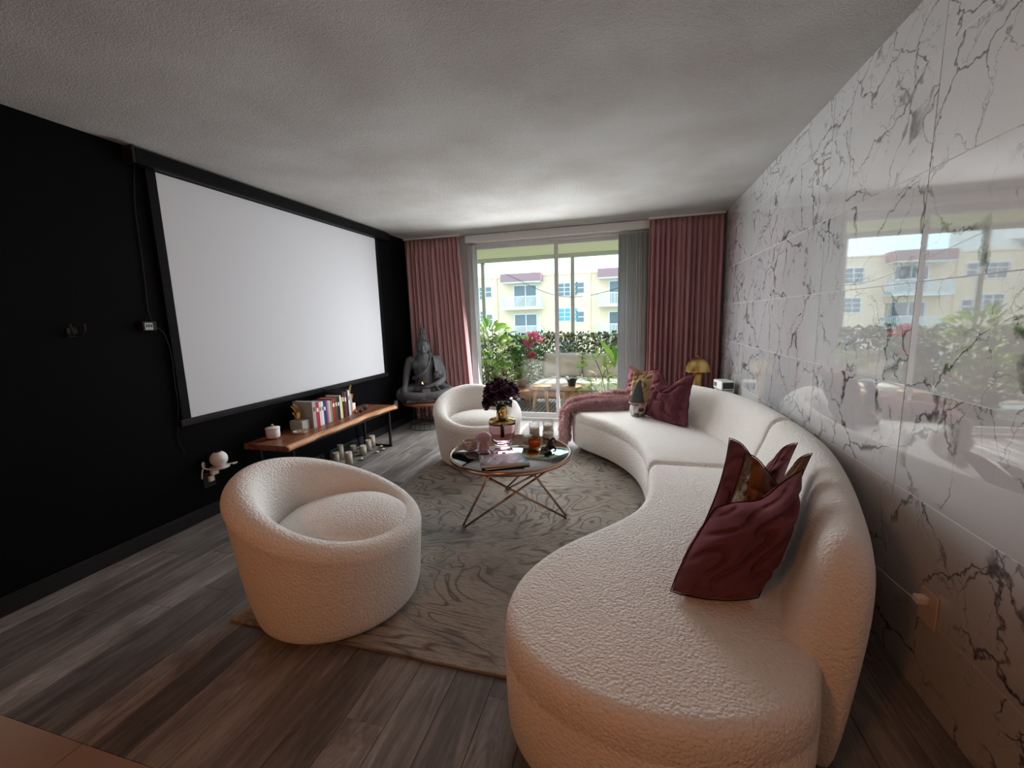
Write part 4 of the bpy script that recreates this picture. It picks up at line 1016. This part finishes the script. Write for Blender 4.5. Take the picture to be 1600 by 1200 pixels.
for k, (c, hh, wdt, rz, lab) in enumerate([((.16, .14, .10), .042, .17, .2, 'bottom book in the flat stack under the projector'), ((.50, .38, .15), .036, .16, .35, 'ochre book in the flat stack under the projector'), ((.60, .60, .60), .038, .155, .25, 'pale book at the top of the stack under the projector')]):
    b = thing('stacked_book', lab, 'book', (3.80, 4.46, z), rz-PI/2-.25, 'books stacked under the projector')
    m = simple('stack_cover_%d' % k, c, .5)
    G().box(-wdt*.62, wdt*.62, -wdt*.42, wdt*.42, 0, .002).box(-wdt*.62, wdt*.62, -wdt*.42, wdt*.42, hh-.002, hh).box(-wdt*.62, wdt*.62, wdt*.42-.003, wdt*.42, 0, hh).build('cover', m, b)
    G().box(-wdt*.61, wdt*.61, -wdt*.41, wdt*.42-.004, .002, hh-.002).build('page_block', PAGES, b); z += hh+.0005
pj = thing('projector', 'small white projector on stacked books behind the sofa', 'projector', (3.80, 4.455, z), math.radians(-78))
G().box(-.10, .10, -.06, .06, .006, .09).build('body', WHITEP, pj, bevel=.010)
G().lathe([(0, 0), (.024, 0), (.024, .012), (.017, .012), (.015, .004), (0, .004)], 24, M=Matrix.Translation((-.10, 0, .05)) @ Matrix.Rotation(-PI/2, 4, 'Y')).build('lens', BLACK, pj, True)
G().box(-.075, -.02, -.0625, -.0598, .028, .068).build('vent_grille', simple('grey_vent', (.12, .12, .12), .6), pj)
G().box(.0985, .101, -.05, .05, .02, .08).build('rear_panel', BLACK, pj)
for x in (-.08, .08): 
    for yy in (-.045, .045): G().lathe([(0, 0), (.008, 0), (.008, .008), (0, .008)], 10, (x, yy, 0)).build('foot', BLACK, pj)

# ================================================================== PATIO
YP = 7.15
DECK = m_deck(); STUCCO = simple('cream_stucco', (.86, .77, .62), .9, var=.1, scale=50, bump=.5, bdist=.006)
struct(G().box(-1.2, 5.0, D+.12, YP+.25, -.14, -.03).build('floor_patio', DECK), 'striped grey patio deck', 'floor')
struct(G().box(-1.2, 5.0, D+.12, YP+.15, 2.40, 2.62).build('ceiling_patio', STUCCO), 'cream stucco patio ceiling', 'ceiling')
struct(G().box(-1.2, 5.0, YP+.05, YP+.15, 2.34, 2.40).build('trim_1', ALU), 'grey beam along the patio edge', 'trim')
struct(G().box(-1.3, -1.2, D, YP+.2, -.14, 2.62).build('wall_patio_left', STUCCO), 'cream patio side wall', 'wall')
struct(G().box(5.0, 5.1, D, YP+.2, -.14, 2.62).build('wall_patio_right', STUCCO), 'cream patio side wall beyond the blind', 'wall')
struct(G().box(-1.3, -.15, D, D+.12, -.14, 2.62).build('wall_outer_left', STUCCO), 'cream outer wall', 'wall')
struct(G().box(W+.15, 5.1, D, D+.12, -.14, 2.62).build('wall_outer_right', STUCCO), 'cream outer wall beyond the marble', 'wall')
for k, (x, lab) in enumerate([(.40, 'slim grey patio post at the left behind the leafy shrub'), (1.98, 'slim grey patio post in front of the yellow building'), (3.56, 'slim grey patio post hidden by the right curtain')]):
    p_ = thing('patio_post', lab, 'post', (x, YP+.10, -.03)); G().box(-.03, .03, -.03, .03, 0, 2.37).build('shaft', ALU, p_, bevel=.004); G().box(-.05, .05, -.045, .045, 0, .012).build('base_plate', ALU, p_)
rl = thing('leaf_screen_railing', 'patio railing covered by an artificial ivy leaf screen', 'railing', (1.9, YP, -.03))
for z in (.10, 1.05): G().box(-1.15, 4.95, YP-.015, YP+.015, z-.015, z+.015).build('rail', ALU, rl, world=True)
g = G()
for k in range(62): x = -1.15+.1*k; g.box(x-.007, x+.007, YP-.007, YP+.007, .10, 1.05)
tag(g.build('balusters', ALU, rl, world=True), None, None, kind='stuff')
IVY = m_leaf('ivy_leaf', (.030, .045, .022), (.12, .15, .075), .25); IVY2 = m_leaf('ivy_leaf_pale', (.30, .34, .20), (.50, .52, .36), .3)
def leaves(n, fn, size, seed, asp=.6):
    r_ = random.Random(seed); g = G()
    for k in range(n):
        p, nn = fn(r_); p = Vector(p); nn = (Vector(nn)+Vector((r_.uniform(-.7, .7),)*1+(r_.uniform(-.7, .7), r_.uniform(-.7, .7)))).normalized()
        a = nn.orthogonal().normalized(); a.rotate(Matrix.Rotation(r_.uniform(0, 6.28), 3, nn)); b = nn.cross(a); s = size*r_.uniform(.7, 1.3)
        o = len(g.v); g.v += [tuple(p), tuple(p+a*s*.5+b*s*asp*.5+nn*s*.08), tuple(p+a*s), tuple(p+a*s*.5-b*s*asp*.5+nn*s*.08)]; g.f.append((o, o+1, o+2, o+3))
    return g
tag(leaves(8200, lambda r: ((r.uniform(-1.15, 4.9), YP-.03+r.uniform(-.02, .02), r.uniform(.1, 1.10)), (0, -1, .2)), .060, 11).build('ivy_leaves', IVY, rl, world=True, fix=False), None, None, kind='stuff')
tag(leaves(3600, lambda r: ((r.uniform(-1.15, 4.9), YP-.055+r.uniform(-.015, .015), r.uniform(.1, 1.08)), (0, -1, .4)), .055, 12).build('pale_leaves', IVY2, rl, world=True, fix=False), None, None, kind='stuff')

# patio daybed
CUSHB = simple('beige_cushion_cloth', (.62, .55, .50), .9, var=.06, bump=.3); CUSHW = simple('white_cushion_cloth', (.80, .79, .76), .9, var=.04)
db = thing('patio_daybed', 'terracotta-stained wooden patio daybed along the railing', 'daybed', (2.2, 6.62, -.03))
for k in range(5): G().box(1.06, 3.4, 6.22+.156*k, 6.22+.156*k+.150, .20, .245).build('plank', BENCHW, db, world=True, bevel=.004)
G().box(1.06, 3.4, 6.205, 6.219, .14, .25).build('front_apron', BENCHW, db, world=True, bevel=.004)
for x in (1.35, 2.3, 3.3):
    for yy in (6.45, 6.93): G().box(x-.045, x+.045, yy-.045, yy+.045, -.03, .20).build('leg', BENCHW, db, world=True)
def soft_box(name, label, x0, x1, y0, y1, z0, z1, mat, tilt=0, seed=0):
    t = thing(name, label, 'cushion', ((x0+x1)/2, (y0+y1)/2, z0))
    sx, sy, sz = (x1-x0)/2, (y1-y0)/2, (z1-z0)
    g = G()
    nu, nv = 16, 12
    def pt(u, v, s):
        a, b = 2*u-1, 2*v-1; e = ((1-abs(a)**6)*(1-abs(b)**6))**.5
        return (a, b, s*e)
    ax = tilt
    verts = []
    for s in (1, -1):
        def fn(u, v):
            a, b, c = pt(u, v, s); w = .012*nz3((u*4+seed, v*4, s))
            if name == 'back_cushion': return (a*sx, c*(sy+w*2)-b*ax, sz/2+b*sz/2*(1-.03*(1-abs(a))))
            return (a*sx, b*sy, sz/2+c*(sz/2+w))
        g.grid(fn, nu, nv)
    me_ = g.build('cover', mat, t, True)
    bm = bmesh.new(); bm.from_mesh(me_.data); bmesh.ops.remove_doubles(bm, verts=bm.verts, dist=.002); bmesh.ops.recalc_face_normals(bm, faces=bm.faces); bm.to_mesh(me_.data); bm.free()
    G().tube([(sx, sy*.2, sz*.5), (-sx, sy*.2, sz*.5)], .004, 5).build('seam', mat, t) if name != 'back_cushion' else None
    return t
soft_box('seat_cushion', 'long white seat cushion on the patio daybed', 1.42, 3.35, 6.22, 6.86, .247, .40, CUSHW, seed=2)
soft_box('back_cushion', 'beige back cushion of the patio daybed seen left of the leafy plant', 1.52, 2.165, 6.83, 6.95, .40, .785, CUSHB, -.05, seed=5)
soft_box('back_cushion', 'beige back cushion of the patio daybed behind the leafy plant', 2.18, 2.90, 6.83, 6.95, .40, .77, CUSHB, -.05, seed=8)
pt_ = thing('terracotta_pot', 'pale plant pot standing on the left end of the daybed', 'pot', (1.22, 6.62, .246)); POT = simple('pale_terracotta', (.58, .47, .40), .8); 
G().lathe([(0, 0), (.055, 0), (.078, .13), (.084, .13), (.084, .155), (.074, .155), (.07, .12), (0, .12)], 24).build('pot', POT, pt_, True)
VAR = m_leaf('variegated_leaf', (.28, .36, .14), (.72, .74, .50), .35)
tag(leaves(160, lambda r: ((r.uniform(-.07, .07), r.uniform(-.07, .07), .14+r.uniform(0, .16)), (r.uniform(-1, 1), r.uniform(-1, 1), .5)), .07, 15).build('foliage', VAR, pt_, fix=False), None, None, kind='stuff')

def stool(label, loc):
    t = thing('wooden_stool', label, 'stool', loc, .3, 'teak stools on the patio')
    G().lathe([(0, .36), (.15, .36), (.16, .37), (.16, .405), (.152, .415), (0, .415)], 32, M=Matrix.Diagonal((1.05, .85, 1, 1))).build('seat', TEAK, t, True)
    for a in (.6, 2.2, 3.8, 5.4): G().tube([(.10*math.cos(a), .085*math.sin(a), .36), (.155*math.cos(a), .145*math.sin(a), 0)], [.026, .019], 10).build('leg', TEAK, t, True)
    return t
s1 = stool('wooden patio stool left of the door mullion', (1.66, 5.98, -.03))
dup(s1, (2.12, 5.98, -.03), 1.0, 'wooden patio stool carrying a dark bowl right of the door mullion', 'teak stools on the patio')
bb_ = thing('dark_bowl', 'dark metal bowl standing on the right patio stool', 'bowl', (2.12, 5.98, .3855)); G().lathe([(0, 0), (.05, 0), (.06, .05), (.075, .085), (.10, .095), (.10, .10), (.07, .095), (.055, .05), (.045, .01), (0, .01)], 28).build('bowl', BLACKM, bb_, True)
G().lathe([(0, .011), (.045, .014), (.054, .045), (0, .045)], 20).build('wax', BLACK, bb_, True)

# big-leaf shrub (each large leaf its own piece)
LG = m_leaf('bright_green_leaf', (.16, .34, .05), (.55, .74, .16), .45); LV = m_leaf('cream_edged_leaf', (.16, .28, .08), (.66, .68, .36), .4); LD = m_leaf('mid_green_leaf', (.06, .16, .05), (.24, .42, .14), .35)
def planter(t, r, h, mat): G().lathe([(0, 0), (r*.75, 0), (r, h), (r*1.04, h), (r*1.04, h+.02), (r*.95, h+.02), (r*.93, h-.02), (0, h-.02)], 24).build('planter', mat, t, True)
def shrub(name, label, loc, zones, r, h, potm, seed, stems=6):
    """zones: (count, centre, radii, mesh)"""
    t = thing(name, label, 'plant', loc); planter(t, r, h, potm); rn = random.Random(seed)
    top = max(z[1][2]+z[2][2]*.6 for z in zones)
    for k in range(stems):
        a = 2*PI*k/stems; q = rn.uniform(.1, .25)
        z_ = zones[k % len(zones)]
        G().tube(spline([(.03*math.cos(a), .03*math.sin(a), h-.03), (q*.5*math.cos(a)+z_[1][0]*.4, q*.4*math.sin(a)+z_[1][1]*.4, (h+z_[1][2])*.55), (z_[1][0]+q*.6*math.cos(a), z_[1][1]+q*.6*math.sin(a), z_[1][2]+z_[2][2]*.5)], 5), .007, 6).build('stem', simple('bark', (.20, .15, .10), .9), t, True)
    for cnt, c, rad, me in zones:
        for k in range(cnt):
            while True:
                d = Vector((rn.uniform(-1, 1), rn.uniform(-1, 1), rn.uniform(-1, 1)))
                if .25 < d.length < 1: break
            p = (c[0]+d.x*rad[0], c[1]+d.y*rad[1], c[2]+d.z*rad[2])
            dirv = (Vector((d.x, d.y, .35+.5*d.z))).normalized()
            e = dirv.to_track_quat('Y', 'Z').to_euler(); e.rotate_axis('Y', rn.uniform(-.8, .8))
            inst('leaf', me, t, p, e, (rn.uniform(.75, 1.2),)*3)
    return t
L1 = leaf_mesh(.17, .10, LG, .2, .7); L2 = leaf_mesh(.15, .07, LV, .3); L3 = leaf_mesh(.12, .06, LD, .3); L4 = leaf_mesh(.19, .035, LG, .35); L5 = leaf_mesh(.42, .11, LG, .3)
DPOT = simple('dark_planter', (.05, .055, .055), .6)
shrub('leafy_shrub', 'tall bright green shrub with broad leaves behind the left door pane', (.72, 6.52, -.03), [(46, (-.02, 0, 1.18), (.36, .26, .17), L1), (90, (.0, 0, .88), (.40, .28, .26), L2), (60, (-.02, 0, .58), (.36, .26, .26), L1), (70, (.05, -.05, .45), (.36, .24, .28), L3)], .20, .30, DPOT, 21, 8)
fb = shrub('flowering_shrub', 'shrub with pink flowers beside the broad-leaved shrub', (1.18, 6.98, -.03), [(110, (.05, -.02, .88), (.26, .12, .24), L3), (80, (.0, -.03, .55), (.26, .12, .25), L2)], .11, .22, DPOT, 22, 5)
PINK = m_leaf('pink_petal', (.55, .06, .16), (.85, .22, .34), .4)
g = G()
for k in range(5): a = 2*PI*k/5; g.grid(lambda u, v: ((.012+.030*v)*math.cos(a+(u-.5)*1.3), (.012+.030*v)*math.sin(a+(u-.5)*1.3), .012*v-.004*(2*u-1)**2), 3, 3)
fm = g.mesh('flower', PINK, True)
rn = random.Random(5)
for c in [(.10, -.15, .97), (.28, -.12, 1.08), (.16, -.15, .78), (-.25, -.30, .50), (.16, -.15, 1.08)]:
    for k in range(7): inst('flower', fm, fb, (c[0]+rn.uniform(-.06, .06), c[1]+rn.uniform(-.04, .02), c[2]+rn.uniform(-.06, .06)), (rn.uniform(.4, 1.6), rn.uniform(-.5, .5), rn.uniform(-1, 1)))
shrub('variegated_plant', 'low cream-variegated plant between the pink-flowered shrub and the daybed', (1.02, 6.22, -.03), [(70, (.0, 0, .42), (.17, .14, .20), leaf_mesh(.09, .04, VAR, .3))], .10, .18, DPOT, 23, 4)
shrub('tall_leafy_plant', 'green plant with long pointed leaves in front of the daybed cushions', (2.60, 5.93, -.03), [(22, (-.16, 0, .76), (.12, .10, .08), L4), (34, (-.03, 0, .55), (.22, .14, .14), L4), (26, (-.15, 0, .38), (.20, .14, .12), L4), (3, (.12, 0, .62), (.10, .06, .10), L5)], .12, .24, DPOT, 24, 5)
# string lights
sl = thing('string_lights', 'string of small bulbs hanging across the patio opening', 'string lights', (1.9, YP-.05, 1.7))
cp = spline([(.40, YP+.06, 2.338), (1.0, YP-.06, 2.05), (1.5, YP-.06, 1.80), (1.92, YP-.06, 1.69), (2.4, YP-.06, 1.72), (2.9, YP-.06, 1.88), (3.56, YP+.06, 2.338)], 10)
G().tube(cp, .004, 5).build('cable', BLACKM, sl, True, world=True)
for k in range(4, len(cp)-2, 6): q = cp[k]; G().lathe([(0, -.045), (.012, -.038), (.016, -.026), (.009, -.010), (.008, -.003), (0, -.003)], 10, tuple(q)).build('bulb', CLEAR, sl, True, world=True)

# ================================================================== OUTSIDE
GRASS = simple('lawn', (.13, .17, .07), .95, var=.3, scale=.6)
struct(G().box(-160, 120, YP+.25, 220, -6.3, -6.0).build('ground', GRASS), 'lawn and street level below the patio', 'ground')
YEL = simple('yellow_stucco', (.82, .60, .44), .9, var=.05, scale=2); MAROON = simple('maroon_parapet', (.36, .20, .215), .8); GLASSD = simple('dark_window_glass', (.16, .18, .20), .1); OWH = simple('white_balcony', (.76, .76, .75), .7)
BLUES = simple('blue_shutter', (.12, .36, .55), .5)
YF = 40.0
ab = thing('apartment_building', 'yellow apartment building with white balconies and maroon parapets', 'building', (-25, YF+5, -6.0))
def ab_box(name, mat, *a, parent=None): return G().box(*a).build(name, mat, parent or ab, world=parent is None)
ab_box('wall', YEL, -80, 24, YF, YF+11, -6.0, 5.30); ab_box('roof_edge', YEL, -80.1, 24.1, YF-.06, YF+11, 5.30, 5.42)
for k in range(-8, 3):
    cx = -6.93+8.95*k
    if cx > 20: continue
    ab_box('parapet', MAROON, cx-1.9, cx+1.9, YF-1.3, YF+.3, 4.78, 5.52)
    ab_box('soffit_slab', OWH, cx-1.85, cx+1.85, YF-1.25, YF, 4.66, 4.78)
    for zf in (2.36, -.36, -3.1):
        ab_box('balcony_slab', OWH, cx-1.87, cx+1.87, YF-1.3, YF, zf-.14, zf)
        g = G().box(cx-1.87, cx+1.87, YF-1.29, YF-1.25, zf+1.02, zf+1.09).box(cx-1.87, cx+1.87, YF-1.29, YF-1.25, zf+.08, zf+.13)
        for x_ in (cx-1.87, cx+1.83): g.box(x_, x_+.04, YF-1.29, YF, zf+1.02, zf+1.09)
        for j in range(30): x_ = cx-1.87+3.74*j/29; g.box(x_-.03, x_+.03, YF-1.285, YF-1.255, zf, zf+1.05)
        for j in range(8): 
            for x_ in (cx-1.86, cx+1.84): g.box(x_-.02, x_+.02, YF-1.2+.15*j-.03, YF-1.2+.15*j+.03, zf, zf+1.05)
        tag(g.build('balcony_railing', OWH, ab, world=True), None, None, kind='stuff')
        d_ = ab_box('sliding_door', OWH, cx-1.0, cx+1.30, YF-.05, YF, zf, zf+2.2)
        for (a, b) in ((cx-.9, cx+.14), (cx+.24, cx+1.22)): ab_box('pane', GLASSD, a, b, YF-.06, YF-.045, zf+.1, zf+2.1, parent=d_)
    for zc, mt_ in ((3.95, GLASSD), (1.65, BLUES if k == 0 else GLASSD), (-1.4, GLASSD)):
        wx = cx+4.2
        w_ = ab_box('window', OWH, wx-.95, wx+.95, YF-.05, YF, zc-.65, zc+.62)
        for (a, b) in ((wx-.87, wx-.32), (wx-.24, wx+.24), (wx+.32, wx+.87)):
            g = G()
            for j in range(3): g.box(a, b, YF-.065, YF-.045, zc-.57+.39*j, zc-.57+.39*j+.33)
            g.build('pane', mt_, w_)
    for zc in (4.05, 1.4):
        w_ = ab_box('small_window', OWH, cx-3.95, cx-3.15, YF-.05, YF, zc-.55, zc+.55)
        for j in (0, 1): ab_box('pane', GLASSD, cx-3.87, cx-3.23, YF-.065, YF-.045, zc-.47+.5*j, zc-.05+.5*j, parent=w_)
    ab_box('downpipe', YEL, cx-2.75, cx-2.6, YF-.10, YF, -6, 5.3)
# tall white-balconied block further off
wb = thing('tall_block', 'tall pale tower block with white balcony bands beyond the yellow building', 'building', (-48, 80, -6))
PALE = simple('pale_tower', (.62, .64, .64), .8)
G().box(-56, -44, 74, 86, -6, 24).build('wall', PALE, wb, world=True)
for k in range(9): G().box(-57, -43, 73, 74, -5+3*k, -3.9+3*k).build('balcony_band', OWH, wb, world=True)
for k in range(9): G().box(-55, -45, 73.95, 74, -3.7+3*k, -2.2+3*k).build('window_band', GLASSD, wb, world=True)
